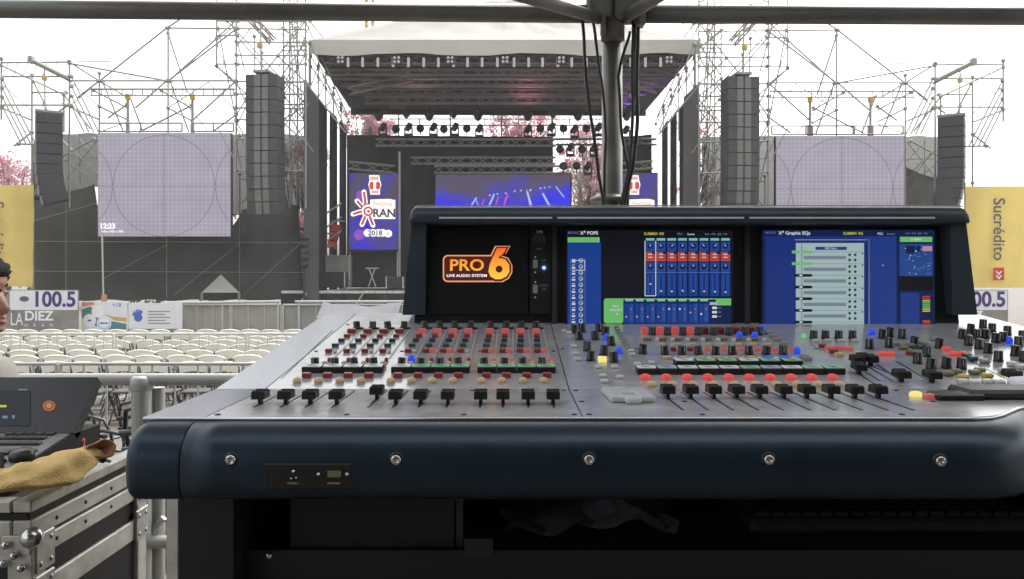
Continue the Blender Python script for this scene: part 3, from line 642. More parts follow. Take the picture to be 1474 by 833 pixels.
# thin scaffold behind the side drapes of the stage
for side in (0, 1):
    S = []
    for k in range(5):
        px = 447+k*11; S.append((px, 60+k*22, px, 200, 30.5+k*1.6, .028)); S.append((px, 95+k*16, px+11, 110+k*16, 31+k*1.6, .024)); S.append((px+11, 95+k*20, px, 125+k*16, 31+k*1.6, .022)); S.append((px, 80+k*18, px+12, 100+k*18, 31+k*1.6, .022))
    S += [(445, 62, 445, 300, 29.9, .03), (440, 118, 500, 192, 33, .022), (449, 30, 455, 62, 33, .02), (462, 30, 466, 55, 34, .02), (470, 150, 495, 140, 36, .02), (455, 120, 478, 100, 33, .02)]
    if side: S = MIR(S)
    frame('scaffolding', 'thin pipe scaffold seen between the stage roof and the side drapes on the %s' % ['left', 'right'][side], 'scaffold', S, 'scaffold behind the side drapes')
for side in (0, 1):
    mx = (lambda x: x) if side == 0 else (lambda x: 1446-x); dy = 0 if side == 0 else 3
    t = thing('lattice_beam', 'horizontal ladder beam over the %s test pattern screen' % ['left', 'right'][side], 'beam', W(mx(235), 132+dy, 29.5), 'ladder beams over the screens')
    tubei('chord', W(mx(130), 128+dy, 29.5), W(mx(338), 128+dy, 29.5), .035, 'scaffold', t, 6); tubei('chord', W(mx(130), 137+dy, 29.5), W(mx(338), 137+dy, 29.5), .025, 'scaffold', t, 6)
    for k in range(15): tubei('rung', W(mx(132+k*14.6), 128+dy, 29.5), W(mx(132+k*14.6), 137+dy, 29.5), .02, 'scaffold', t, 6)
    t = thing('cantilever_beam', 'thick sloping steel arm that lifts the small outer loudspeaker column on the %s' % ['left', 'right'][side], 'beam', W(mx(70), 98+dy, 28.9), 'lifting arms')
    tubei('arm', W(mx(44), 86+dy, 28.6), W(mx(100), 114+dy, 29), .085, 'scaffold', t, 8); part('end_plate', MB().box(W(mx(45), 86+dy, 28.6), (.16, .2, .24)), 'scaffold', t)
    t = thing('chain_hoist', 'yellow chain hoist hanging from the sloping arm on the %s' % ['left', 'right'][side], 'hoist', W(mx(64), 110+dy, 28.75), 'chain hoists')
    part('motor', MB().box(W(mx(64), 112+dy, 28.75), (.17, .17, .2), None, .04), 'yellow_steel', t); tubei('chain', W(mx(64), 96+dy, 28.75), W(mx(65), 162+dy, 28.4), .025, 'scaffold', t, 6)
    t = thing('chain_hoist', 'pale yellow chain hoist above the main loudspeaker column on the %s' % ['left', 'right'][side], 'hoist', W(mx(374), 66+dy, 28.2), 'chain hoists')
    part('motor', MB().box(W(mx(374), 65+dy, 28.2), (.19, .19, .22), None, .04), 'yellow_steel', t); tubei('chain', W(mx(375), 20+dy, 28.2), W(mx(376), 105+dy, 28.0), .03, 'scaffold', t, 6)
    truss('lifting_truss', W(mx(362), 26+dy, 28.2), W(mx(393), 60+dy, 28.6), .22, 'truss', None, 'short slanting lattice truss at the top of the %s loudspeaker tower' % ['left', 'right'][side], 'truss', 'lifting trusses')
# ------------------------------------------------------------------ loudspeaker columns
def cab_meshes(w, h, d):
    b = MB().box((0, d/2, 0), (w, d, h-.016), None, .012).mesh('cabinet', 'cabinet')
    g = MB()
    g.box((0, -.012, 0), (w*.44, .02, h-.035))
    s_ = MB(); s_.box((0, -.02, 0), (w*.05, .03, h-.04)); 
    return b, g.mesh('grille', 'grille'), s_.mesh('seam', 'cab_dark')
def line_array(label, top, n, w, h, d, rotz, curve, group, outer=False):
    t = thing('line_array', label, 'loudspeakers', top, group); bm_, gm, sm = cab_meshes(w, h, d)
    if outer:
        bm_ = MB().box((0, d/2, 0), (w, d, h-.02), None, .01).mesh('cabinet', 'cab_dark'); gm = MB().box((0, -.015, 0), (w*.97, .03, h-.05)).mesh('grille', 'grille')
    pos = Vector((0, 0, -.1)); tilt = 0; rz = Matrix.Rotation(rotz, 4, 'Z')
    part('rigging_frame', MB().box(Vector(top)+rz @ Vector((0, d/2, .0)), (w*.5, d*1.1, .08), rz), 'scaffold', t)
    for i in range(n):
        tilt = curve*max(0, (i-n*.45)/n)**2
        pos = pos+Vector((0, 0, -h*math.cos(tilt)))+Vector((0, h*math.sin(tilt), 0))
        Mx = rz @ Matrix.Translation(pos+Vector((0, 0, h/2))) @ Matrix.Rotation(tilt, 4, 'X')
        c = inst('cabinet', bm_, t, top); c.matrix_local = Mx
        for nm, me in ((('grille', gm),) if outer else (('grille', gm), ('seam', sm))):
            g = bpy.data.objects.new(nm, me); COL.objects.link(g); g.parent = c
    return t
GA = 'main loudspeaker columns'
line_array('tall grey loudspeaker column hanging in the tower left of the stage', W(376, 102, 28), 11, 1.13, .445, .75, R(-5), R(38), GA)
line_array('tall grey loudspeaker column hanging in the tower right of the stage', W(1071, 105, 28), 11, 1.13, .445, .75, R(5), R(38), GA)
line_array('small outer loudspeaker column at the far left, turned outwards', W(52, 160, 28.4), 9, 1.08, .36, .8, R(-58), R(80), 'outer loudspeaker columns', True)
line_array('small outer loudspeaker column at the far right, turned outwards', W(1388, 165, 28.4), 9, 1.08, .36, .8, R(58), R(80), 'outer loudspeaker columns', True)
# ------------------------------------------------------------------ scrims
def scrim(label, outline, Y, mt):
    """cloth hung between the upper and the lower edge of an outline"""
    xs = sorted(set(x for x, y in outline)); xa, xb = xs[0], xs[-1]
    def edges(x):
        ys = []
        for (x0, y0), (x1, y1) in zip(outline, outline[1:]+outline[:1]):
            if x0 != x1 and min(x0, x1) <= x <= max(x0, x1): ys.append(y0+(y1-y0)*(x-x0)/(x1-x0))
        return min(ys), max(ys)
    rows = []; n = 44
    for i in range(n+1):
        x = xa+.01+(xb-xa-.02)*i/n; t_, b_ = edges(x)
        rows.append([W(x, t_+(b_-t_)*j/12+(1.2*math.sin(i*.9) if j in (0, 12) else 0), Y+.035*math.sin(i*1.3+j*.25)+.03*math.sin(j*1.1+i*.2)) for j in range(13)])
    m = MB(); m.loft(rows, False, False)
    return solo('scrim', m, mt, label, 'mesh cloth', 'mesh cloths on the scaffold', recalc=False)
scrim('thin grey see-through mesh cloth behind the left screen and loudspeaker column', [(86, 192), (440, 194), (440, 300), (395, 292), (345, 310), (200, 300), (140, 268), (86, 280)], 31.6, 'mesh_thin')
scrim('thin grey see-through mesh cloth behind the right screen and loudspeaker column', [(1010, 196), (1352, 196), (1352, 262), (1300, 245), (1200, 300), (1010, 305)], 31.6, 'mesh_thin')
scrim('heavy dark mesh cloth hung low under the left screen', [(47, 282), (100, 276), (138, 264), (142, 330), (335, 330), (348, 303), (395, 290), (436, 296), (438, 432), (47, 432)], 31.0, 'mesh')
scrim('heavy dark mesh cloth hung low under the right screen', [(1010, 300), (1200, 300), (1302, 240), (1345, 256), (1388, 250), (1389, 434), (1010, 434)], 31.0, 'mesh')
scrim('thin grey mesh cloth strip in front of the outer loudspeaker column on the left', [(47, 205), (62, 200), (62, 285), (47, 290)], 29.6, 'mesh_thin')
# yellow banners with vertical lettering
for side in (0, 1):
    Y = 28; p = Pl((0, Y, 0), (0, -1, 0)); x0, x1 = ((-95, 48) if side == 0 else (1389, 1535)); 
    t = thing('yellow_banner', 'yellow banner with grey vertical lettering at the far %s' % ['left', 'right'][side], 'banner', W((x0+x1)/2, 415, Y), 'yellow banners')
    m = MB(); rows = []
    for j in range(13): rows.append([p.at(x0+(x1-x0)*i/20, 266+(412-266)*j/12+(1 if side else 0)*2, .04*math.sin(i*1.1+j*.5)+.03*math.sin(j*1.9-i*.4)) for i in range(21)])
    m.loft(rows, False, False); part('cloth', m, 'yellow_banner', t, False)
    m = MB(); tx = -1 if side == 0 else 1435
    p.text(m, 'Sucrédito', tx, 330 if side else 335, 17, .10, 'CENTER', -90, .012, 1.0); m.mi = 1
    p.rect(m, tx-8, 403, tx+8, 385, .10); m.mi = 2
    for q in (390, 396): p.poly(m, [(tx-5, q), (tx-2.5, q), (tx, q+3), (tx+2.5, q), (tx+5, q), (tx, q+6)], .11)
    part('lettering', m, ['banner_dark', 'red_ink', 'white_ink'], t, False)
    for q in ((x0, x1)): tubei('pole', W(q, 437, Y+.1), W(q, 262, Y+.1), .03, 'scaffold', t)
# ------------------------------------------------------------------ signs, fence and clutter by the stage
for side in (0, 1):
    Y = 25; p = Pl((0, Y, 0), (0, -1, 0)); ox = 0 if side == 0 else 1446-108
    t = thing('radio_sign', 'grey sign reading 100.5 in purple, %s' % ['left of the barrier posters', 'half hidden behind the mixing desk'][side], 'sign', W(60+ox, 475, Y), 'grey 100.5 signs')
    m = MB(); m.b2(p.at(2+ox, 478, -.03), p.at(113+ox, 417, 0)); m.mi = 1; p.rect(m, 14+ox, 446, 112+ox, 418, .004); part('board', m, ['banner_grey', 'banner_light'], t)
    m = MB(); p.text(m, '100.5', 78+ox, 431.5, 22, .008, 'CENTER', 0, .03, .95); m.mi = 1; p.text(m, 'DIEZ', 56+ox, 455, 14, .008, 'CENTER', 0, .025); p.text(m, 'LA', 24+ox, 460, 19, .008, 'CENTER', 0, 0, .62)
    for k, ch in enumerate('ORAN'): p.text(m, ch, 38+k*12+ox, 468, 4.5, .008)
    m.mi = 2; p.disc(m, 35+ox, 430, 7, .008, 14, 4)
    part('lettering', m, ['purple_ink', 'white_ink', 'banner_dark'], t, False)
    for q in (20, 95): tubei('leg', W(q+ox, 484, Y+.06), W(q+ox, 430, Y+.06), .03, 'scaffold', t)
Y = 25.4; p = Pl((0, Y, 0), (0, -1, 0))
t = thing('poster_board', 'colourful poster with white round discs on teal and orange, on the barrier', 'poster', W(150, 478, Y))
m = MB(); m.b2(p.at(117, 476, -.03), p.at(183, 434, 0)); part('board', m, 'poster', t)
m = MB(); p.poly(m, [(118, 458), (118, 445), (130, 441), (142, 452), (160, 462), (182, 466), (182, 474), (160, 475), (140, 470)], .003); m.mi = 1; p.poly(m, [(118, 441), (118, 435), (134, 435), (137, 438)], .004); m.mi = 2; p.poly(m, [(150, 452), (165, 456), (182, 457), (182, 463), (165, 461)], .005)
m.mi = 3; p.disc(m, 129, 461, 9.5, .007); p.disc(m, 141, 448, 9.0, .008); p.disc(m, 150, 465, 10.5, .009)
m.mi = 4; p.disc(m, 150, 465, 9.2, .010)
m.mi = 3; p.disc(m, 150, 464, 7.6, .011)
m.mi = 5; p.rect(m, 144, 466, 156, 464, .012); p.disc(m, 129, 461, 3, .012, 8, 1.5); p.text(m, '+18', 168, 439, 6, .006)
part('print', m, ['teal_ink', 'orange_ink', 'ochre_ink', 'white_ink', 'sky_ink', 'blue_ink'], t, False)
t = thing('poster_board', 'white poster with blue hand print and small lines of text, on the barrier', 'poster', W(222, 474, Y))
m = MB(); m.b2(p.at(185, 473, -.03), p.at(262, 436, 0)); part('board', m, 'poster', t); m = MB()
p.disc(m, 199, 457, 6, .004)
for a in (-70, -45, -15, 15, 40): p.line(m, 199, 457, 199+9*math.sin(R(a)), 455-10*math.cos(R(a)), 3, .005+a*1e-5)
m.mi = 1
for k in range(5): p.rect(m, 213, 449+k*4.2, 245-k % 2*7, 447.5+k*4.2, .004)
part('print', m, ['blue_ink', 'banner_grey'], t, False)
# crowd barriers
def barrier(label, a, b, z0, z1, nb, group, mt='barrier', tarp=None, r=.022):
    a, b = Vector(a), Vector(b); t = thing('crowd_barrier', label, 'barrier', (a+b)/2, group); d = (b-a)
    for z in (z0, z1): tubei('rail', a+Vector((0, 0, z)), b+Vector((0, 0, z)), r, mt, t, 8)
    for i in range(nb+1): tubei('bar', a+d*i/nb+Vector((0, 0, z0)), a+d*i/nb+Vector((0, 0, z1)), r if i in (0, nb) else r*.6, mt, t, 6)
    for s in (.08, .92): part('foot', MB().box(a+d*s+Vector((0, 0, .03)), (.06, .6, .05)), mt, t); tubei('leg', a+d*s+Vector((0, 0, .03)), a+d*s+Vector((0, 0, z0)), r, mt, t)
    if tarp:
        m = MB(); m.loft([[a+d*i/12+Vector((0, .03+.02*math.sin(i*2+j), z0+(z1-z0)*j/4)) for i in range(13)] for j in range(5)], False, False); part('tarp', m, tarp, t, False)
    return t
for i in range(12):
    xa = W(186, 0, 26).x+i*1.66
    barrier('stage front barrier with beige cloth, %s' % ['behind the blue hand poster', 'second to the right of the posters', 'third to the right of the posters', 'fourth, touching the desk edge in view', 'fifth behind the desk', 'sixth behind the desk', 'seventh behind the desk', 'eighth behind the desk', 'ninth behind the desk', 'tenth behind the desk', 'eleventh behind the desk', 'twelfth behind the desk'][i],
            (xa, 26, 0), (xa+1.6, 26, 0), .12, 1.12, 3, 'barriers in front of the stage', 'barrier', 'tarp_beige', .035)
rl = thing('guard_rail', 'pale horizontal rail along the top of the stage front barrier', 'rail', W(340, 438, 25.85)); tubei('bar', W(232, 436, 25.8), W(402, 434, 25.8), .05, 'barrier', rl); tubei('bar', W(425, 434, 25.8), W(640, 434, 25.8), .045, 'barrier', rl)
for q in (235, 320, 400, 430, 520, 600): tubei('post', W(q, 436, 25.8), (W(q, 436, 25.8).x, 25.8, .01), .03, 'barrier', rl, 6)
for i in range(8):
    xa = -11.2+i*2.25
    barrier('thin wire crowd barrier between the chair rows, %s' % ['first from the left', 'second from the left', 'third from the left', 'fourth from the left', 'fifth, behind the desk', 'sixth, behind the desk', 'seventh, behind the desk', 'eighth, behind the desk'][i], (xa, 13.6, 0), (xa+2.2, 13.6, 0), .25, 1.1, 14, 'barriers between the chair rows', 'barrier', None, .016)
for i in range(5):
    xa = -7.4+i*2.35
    barrier('grey crowd barrier in front of the chairs, %s' % ['furthest left', 'second from the left', 'third, running behind the desk', 'fourth, behind the desk', 'fifth, behind the desk'][i], (xa, 9.0, 0), (xa+2.3, 9.0, 0), .3, 1.1, 9, 'barriers in front of the chairs', 'galv', None, .02)
# warning post, small tent, stage clutter
t = thing('warning_post', 'thin pale pole with orange cone foot before the dark mesh', 'post', W(149, 436, 28.5)); tubei('pole', W(149, 436, 28.5), W(147, 338, 28.5), .03, 'alu_old', t)
part('cone', MB().lathe([(.14, 0), (.11, .03), (.08, .3), (0, .31)], W(150, 436, 28.5)), 'cone', t)
t = thing('small_tent', 'small pale pyramid tent seen before the dark mesh under the left screen', 'tent', W(318, 440, 30.3))
a, b, c2, d2, k = W(290, 421, 29.6), W(345, 421, 29.6), W(343, 420, 30.7), W(292, 420, 30.7), W(318, 395, 30.2)
m = MB(); m.quad(a, b, k); m.quad(b, c2, k); m.quad(c2, d2, k); m.quad(d2, a, k); part('roof', m, 'tarp_beige', t)
for q in (a, b, c2, d2): tubei('leg', (q.x, q.y, 0), q, .03, 'scaffold', t, 6)
def case(label, px0, px1, py0, py1, Y, mt, d=.6):
    a, b = W(px0, py1, Y), W(px1, py0, Y); t = thing('flight_case', label, 'case', ((a.x+b.x)/2, Y, a.z), 'boxes on the stage')
    part('box', MB().b2((a.x, Y, a.z), (b.x, Y+d, b.z), .03), mt, t); m = MB()
    for x in (a.x, b.x): m.b2((x-.02, Y-.02, a.z), (x+.02, Y+.02, b.z))
    part('edging', m, 'alu_old', t); return t
case('pale plywood case standing on the stage left of the logo screen', 462, 503, 367, 413, 33, 'banner_grey')
case('dark rounded speaker box low on the left of the stage', 458, 496, 391, 414, 31.5, 'cab_dark')
case('black box at the bottom of the left logo screen', 504, 572, 362, 413, 34.6, 'deck')
case('dark monitor box beside the desk end on the stage', 556, 580, 398, 415, 31.5, 'cab_dark')
t = thing('red_case', 'red tilted crate stack at the left rear of the stage', 'crate', W(481, 356, 34), None)
for k in range(3):
    m = MB(); c = W(478+k*3, 352-k*12, 34); m.box(c, (.32, .4, .3), Matrix.Rotation(R(12), 4, 'Y'), .02); part('crate', m, 'red_ink', t)
t = thing('fire_extinguisher', 'small red canister on the front left corner of the stage', 'canister', W(451, 413, 30.6)); part('bottle', MB().lathe([(.13, 0), (.14, .05), (.14, .4), (.05, .5), (.04, .56), (0, .57)], W(451, 413, 30.6)), 'red_ink', t); part('valve', MB().box(W(451, 413, 30.6)+Vector((0, 0, .6)), (.12, .05, .08)), 'cab_dark', t)
t = thing('music_stand', 'pale thin keyboard stand under the left logo screen', 'stand', W(536, 413, 31.3)); tubei('leg', W(530, 413, 31.3), W(540, 386, 31.3), .025, 'truss_light', t, 6); tubei('leg', W(541, 413, 31.3), W(531, 386, 31.3), .025, 'truss_light', t, 6); tubei('top_bar', W(526, 386, 31.3), W(545, 386, 31.3), .03, 'truss_light', t, 6)
t = thing('stage_lamp_post', 'dark post with a stack of round lamps at the left stage corner', 'lamp post', W(438, 432, 29.2)); tubei('shaft', W(438, 436, 29.2), W(438, 338, 29.2), .04, 'cab_dark', t)
for k in range(5): part('lamp', MB().lathe([(0, -.1), (.14, -.08), (.16, .06), (0, .08)], W(439, 342+k*9.5, 29.1), Matrix.Rotation(R(90), 4, 'X'), 12), 'cab_dark', t)
t = thing('stage_stair', 'pale metal stair with two rails left of the stage drape', 'stair', W(470, 380, 33.5))
for k in range(3): tubei('rail', W(462, 312+k*20, 33.5), W(492, 292+k*20, 33.5), .035, 'truss_light', t, 6)
for k in range(4): part('step', MB().box(W(466+k*7, 372-k*18, 33.6), (.5, .3, .05)), 'truss', t)
# ------------------------------------------------------------------ trees and the yellow mast
def tree(label, x, y, zc, rx, rz, n, leaf, s=.22, group='trees behind the stage', kind='blossom_tree', clumps=26, thin=1.0):
    t = thing(kind, label, 'tree', (x, y, 0), group); r_ = random.Random(int(x*31+y))
    m = MB(); m.path([(x, y, 0), (x+.1, y, zc*.35), (x-.1, y+.1, zc*.62)], [.3, .22, .17], 8); part('trunk', m, 'bark', t)
    cl = []
    for k in range(clumps):
        a = r_.uniform(0, 6.28); q = math.sqrt(r_.random()); h_ = r_.uniform(-1, 1); w_ = math.sqrt(max(0, 1-h_*h_*.8))
        cl.append(Vector((x+rx*q*w_*math.cos(a), y+rx*.8*q*w_*math.sin(a), zc+rz*h_)))
    m = MB()
    for c in cl:
        b0 = Vector((x, y, zc*.6)); mid = b0.lerp(c, .55)+Vector((r_.uniform(-.3, .3), 0, -.15)); m.path([b0, mid, c], [.08, .05, .02], 5)
        for e in range(3): m.path([mid.lerp(c, .3*e), mid.lerp(c, .3*e)+Vector((r_.uniform(-1, 1), r_.uniform(-1, 1), r_.uniform(.1, .9)))*rx*.28], [.025, .01], 4)
    part('limbs', m, 'bark', t)
    m = MB(); per = n//clumps
    for c in cl:
        cr = r_.uniform(.16, .34)*rx*thin; vs = []; fs = []; m.mi = 0 if r_.random() < .6 else 1
        for i in range(per):
            d = Vector((r_.gauss(0, 1), r_.gauss(0, 1), r_.gauss(0, .75)))*cr*.62; p_ = c+d
            u = Vector((r_.gauss(0, 1), r_.gauss(0, 1), r_.gauss(0, 1))).normalized(); v = u.orthogonal().normalized(); q = s*r_.uniform(.5, 1.1); o = len(vs)
            vs += [p_-u*q*.5, p_+v*q*.32, p_+u*q*.5, p_-v*q*.32]; fs.append([o, o+1, o+2, o+3])
        m.add(vs, fs)
    part('crown', m, leaf, t, False); return t
PK = ['pink_leaf', 'pink_pale']
tree('pink blossoming tree left, above the logo screen and under the roof edge', W(528, 0, 52).x, 52, W(0, 182, 52).z, 1.6, 1.2, 3600, PK)
tree('pink blossoming tree in the middle gap under the stage roof', W(752, 0, 54).x, 54, W(0, 178, 54).z, 2.4, 1.0, 3200, PK)
tree('pink blossoming tree behind the gap left of the tent pole', W(850, 0, 52).x, 52, W(0, 222, 52).z, 2.0, 1.8, 4200, PK)
tree('half bare brownish tree low in the gap beside the tent pole', W(848, 0, 47).x, 47, W(0, 272, 47).z, 1.6, 2.0, 3600, ['dry_leaf', 'pink_pale'], .17, 'trees behind the stage', 'dry_tree')
tree('pink blossoming tree over the yellow banner at the far left', W(8, 0, 46).x, 46, W(0, 262, 46).z, 1.9, 1.6, 2600, PK, .2)
tree('pink blossoming tree behind the mesh right of the left loudspeaker column', W(434, 0, 46).x, 46, W(0, 265, 46).z, 1.7, 2.8, 3000, PK, .2)
tree('pink blossoming tree behind the right side drapes', W(1000, 0, 52).x, 52, W(0, 225, 52).z, 2.2, 2.6, 2600, PK, .2)
tree('dark green tree behind the mesh under the left screen', W(230, 0, 50).x, 50, 3.4, 5.5, 2.2, 4200, ['green_leaf', 'green_leaf'], .35, 'trees behind the stage', 'green_tree')
tree('dark green tree behind the mesh left of the outer loudspeaker', W(80, 0, 52).x, 52, 3.6, 4.5, 2.4, 3600, ['green_leaf', 'green_leaf'], .35, 'trees behind the stage', 'green_tree')
t = thing('crane_mast', 'yellow crane mast rising far behind the stage roof', 'crane', (W(532, 0, 62).x, 62, 0))
xm = W(532, 0, 62).x
for i, j in ((-.25, -.25), (.25, -.25), (.25, .25), (-.25, .25)): tubei('chord', (xm+i, 62+j, 0), (xm+i, 62+j, 30), .09, 'yellow_steel', t, 6)
m = MB()
for k in range(60): m.tube((xm-.25, 61.75, k*.5), (xm+.25, 61.75, k*.5+.5), .04, 4)
part('lattice', m, 'yellow_steel', t, False)
# coloured stage lamps seen glowing on the roof lining
for (px, Y, colr, e) in ((915, 35.5, (.35, .08, 1), 160), (760, 34.0, (1, .3, .45), 60), (600, 33.5, (1, .6, .5), 25)):
    l = bpy.data.lights.new('stage_wash', 'SPOT'); l.energy = e; l.color = colr; l.spot_size = R(95); l.spot_blend = .9; l.shadow_soft_size = .15
    o = bpy.data.objects.new('stage_wash', l); COL.objects.link(o); o.location = W(px, 190, Y); o.rotation_euler = Vector((0, .35, -1)).normalized().to_track_quat('Z', 'Y').to_euler()
# ------------------------------------------------------------------ the big mixing desk
z0 = H-.151; SB = .111; YA, YK, YB = .85, 1.059, 1.69
zB = lambda y: z0+SB*(y-YK)
XL0, XL1, XM, XR0, XR1 = -.391, -.325, .075, .91, .973
PA = Pl((0, YK, z0), (0, 0, 1)); PB = Pl((0, YK, z0), (0, -SB, 1)); RXB = math.atan(SB)
dkm = thing('mixing_desk', 'large audio mixing desk with dark blue front rest, silver fader panel and hooded screens', 'mixing desk', (.29, 1.2, H-.26))
FRONT = lambda x: YA if x < .487 else (YA+.085*(.5-.5*math.cos(math.pi*min(1, (x-.487)/.13))))
m = MB()
def prof(ya): return [(ya+.012, z0-.006), (YK, z0-.006), (YB, zB(YB)-.006), (YB+.01, H-.25), (ya+.03, H-.232)]
for x0, x1, ya in ((XL0+.004, .487, YA), (.487, XR1-.004, YA+.085)):
    m.prism([(x0, y, z) for y, z in prof(ya)], (x1-x0, 0, 0))
part('chassis', m, 'chassis', dkm)
def panel(name, x0, x1, mt, g=.0008, th=.006, ends=(0, 0)):
    xs = sorted(set([x0+g, x1-g]+[x for x in (.487, .509, .53, .552, .574, .596, .617) if x0 < x < x1])); n = len(xs)
    m = MB(); top = []; 
    ysB = [YK+.0006, YB]
    for k in range(n-1):
        a, b = xs[k], xs[k+1]; fa, fb = FRONT(a), FRONT(b)
        P = [(a, fa, z0), (b, fb, z0), (b, YK, z0), (a, YK, z0)]
        m.prism(P, (0, 0, -th))
        P = [(a, YK+.0004, z0+.0002), (b, YK+.0004, z0+.0002), (b, YB, zB(YB)), (a, YB, zB(YB))]
        m.prism(P, (0, 0, -th))
    return part(name, m, mt, dkm)
lb = panel('left_bay', XL1, XM, 'panel'); rb = panel('right_bay', XM, XR0, 'panel')
panel('end_cheek', XL0, XL1, 'cheek'); panel('end_cheek', XR0, XR1, 'cheek')
m = MB(); xs = [XL0+.002]+[.487*k/4-XL0*0 for k in range(0, 5)]+[.509, .53, .552, .574, .596, .617, XR1-.002]
m.path([(x, FRONT(x)-.0015, z0-.0012) for x in xs], .0022, 6); part('edge_highlight', m, 'bright_metal', dkm)  # bright metal line modelled in place of the highlight on the panel edge
# front rest: swept profile
BP = [(0, -.0025), (.012, -.003), (.026, -.0065), (.038, -.014), (.0455, -.024), (.0485, -.034), (.0495, -.046), (.0490, -.060), (.0465, -.069), (.040, -.0755), (.030, -.078), (.0, -.078)]
for _ in range(2):
    q = [BP[0]]
    for a, b in zip(BP, BP[1:]): q += [(a[0]*.75+b[0]*.25, a[1]*.75+b[1]*.25), (a[0]*.25+b[0]*.75, a[1]*.25+b[1]*.75)]
    BP = q+[BP[-1]]
def sweep(x0, x1, r0=0, r1=0):
    xs = [x0+(x1-x0)*k/40 for k in range(41)]
    if r0: xs = [x0+r0*(1-math.cos(math.pi/2*k/8)) for k in range(8)]+[x for x in xs if x > x0+r0]
    rings = []
    for x in xs:
        s = 1
        if r0 and x < x0+r0: s = math.sqrt(max(.0, 1-((x0+r0-x)/r0)**2))
        ring = []
        for u, z in BP:
            uu = u*(.35+.65*s); zz = -.038+(z+.038)*(.5+.5*s)
            ring.append(Vector((x, FRONT(x)-uu, z0+zz)))
        rings.append(ring)
    return MB().loft(rings, True, True, True)
fr = part('front_rest', sweep(XL1-.006, XR1), 'blue_paint', dkm)
part('front_rest_end', sweep(XL0-.003, XL1-.0072, .017), 'blue_paint', dkm)
PF = Pl((0, YA-.0495, z0-.044), (0, -1, 0))
for px, py in ((332, 662), (570, 662), (848, 662), (1107, 662), (1354, 664)):
    c = PF.at(px, py); Mx = Matrix.Rotation(R(90), 4, 'X'); c.y = YA-.0485
    wm = MB().lathe([(.0, .0005), (.0065, .0008), (.0075, 0), (.0082, -.004), (.0, -.004)], c, Mx, 20); w = part('washer', wm, 'black_plastic', fr)
    bm_ = MB().lathe([(.0, .0012), (.0022, .0012), (.0024, .0032), (.0042, .0032), (.0052, .0022), (.0052, -.001), (0, -.001)], c, Mx, 18); part('bolt', bm_, 'steel', fr)
m = MB(); m.b2(PF.at(380, 704, -.004), PF.at(506, 667, .0012), .001); pp = part('port_panel', m, 'black_soft', fr)
m = MB(); 
for x, y, r in ((423, 678, 2.8), (420, 688, 1.6), (427, 687, 1.6)):
    c = PF.at(x, y, .0012); m.lathe([(0, .0018), (r*.0007*.8, .0014), (r*.0007, -.001), (0, -.001)], c, Matrix.Rotation(R(90), 4, 'X'), 12)
part('indicator', m, 'steel', fr)
m = MB(); m.b2(PF.at(472, 686, .0005), PF.at(491, 677, .0022)); part('usb_port', m, 'btn_olive', fr)
m = MB()
for x in (459, 500): m.lathe([(0, .002), (.0016, .0018), (.002, -.001), (0, -.001)], PF.at(x, 682, .0012), Matrix.Rotation(R(90), 4, 'X'), 10)
part('port_screw', m, 'steel', fr)
m = MB(); PF.text(m, 'STATUS A', 422, 695, 2.6, .0016, 'CENTER', 0, .01); PF.text(m, 'KEYBOARD', 481, 695, 2.6, .0016, 'CENTER', 0, .01); part('port_print', m, 'btn_white', fr, False)
# ---- controls
KM = {}
def knob(r, h, mark='white_line', body='black_plastic', sq=False):
    k = ('k', r, h, mark, body)
    if k not in KM:
        m = MB(); m.lathe([(r*1.05, 0), (r*1.05, h*.14), (r*.98, h*.18), (r*.93, h*.95), (r*.84, h), (0, h)], n=18)
        if mark: m.mi = 1; m.box((0, -r*.3, h+.0002), (r*.22, r*1.0, .0006)); m.box((0, -r*.955, h*.62), (r*.13, .0008, h*.6))
        KM[k] = m.mesh('knob', [body, mark or body])
    return KM[k]
def btn(w, d, h, mt, bev=.0008):
    k = ('b', w, d, h, mt)
    if k not in KM: KM[k] = MB().box((0, 0, h/2), (w, d, h), None, bev).mesh('button', mt)
    return KM[k]
def dome(r, h, mt):
    k = ('d', r, h, mt)
    if k not in KM: KM[k] = MB().lathe([(r, 0), (r, h*.55), (r*.82, h*.85), (r*.45, h), (0, h*1.02)], n=16).mesh('dome', mt)
    return KM[k]
def lcd(mt):
    k = ('l', mt)
    if k not in KM:
        m = MB(); m.box((0, 0, .0045), (.0275, .022, .009), None, .0008); m.mi = 1; m.box((0, .0005, .0092), (.0262, .016, .0008))
        m.mi = 2
        for i in range(3): m.box((-.004+.003*i, .003-i*.003, .0097), (.012, .0009, .0003))
        KM[k] = m.mesh('lcd', ['black_plastic', mt, 'cab_dark'])
    return KM[k]
def fcap(w=.0155):
    k = ('f', w)
    if k not in KM:
        m = MB(); hw = w/2
        rings = []
        for x in (-hw, -hw*.9, hw*.9, hw):
            q = .0006 if abs(x) > hw*.95 else 0
            rings.append([Vector((x, y*(1-q*40), z)) for y, z in ((-.0115, .0065+q), (-.0105, .0150-q), (-.0075, .0165-q), (-.003, .0138-q), (.003, .0138-q), (.0075, .0165-q), (.0105, .0150-q), (.0115, .0065+q))])
        m.loft(rings, True, True, False); m.box((0, 0, .004), (.004, .008, .0085)); m.mi = 1; m.box((0, 0, .0140), (w*.86, .0009, .0006)); m.box((0, -.0111, .011), (.0009, .0012, .007))
        KM[k] = m.mesh('fader_cap', ['black_plastic', 'black_soft'])
    return KM[k]
def ctl(name, me, px=None, py=None, x=None, y=None, par=None, rz=0, pl=None):
    if px is not None:
        pl = pl or (PA if py > 560 else PB); c = pl.at(px, py)
    else:
        pl = PA if y < YK else PB; c = Vector((x, y, z0 if y < YK else zB(y)))
    par = par or (lb if c.x < XM else rb)
    ob = inst(name, me, par, c+Vector((0, 0, .0002)), (RXB if pl is PB else 0, 0, rz)); return ob
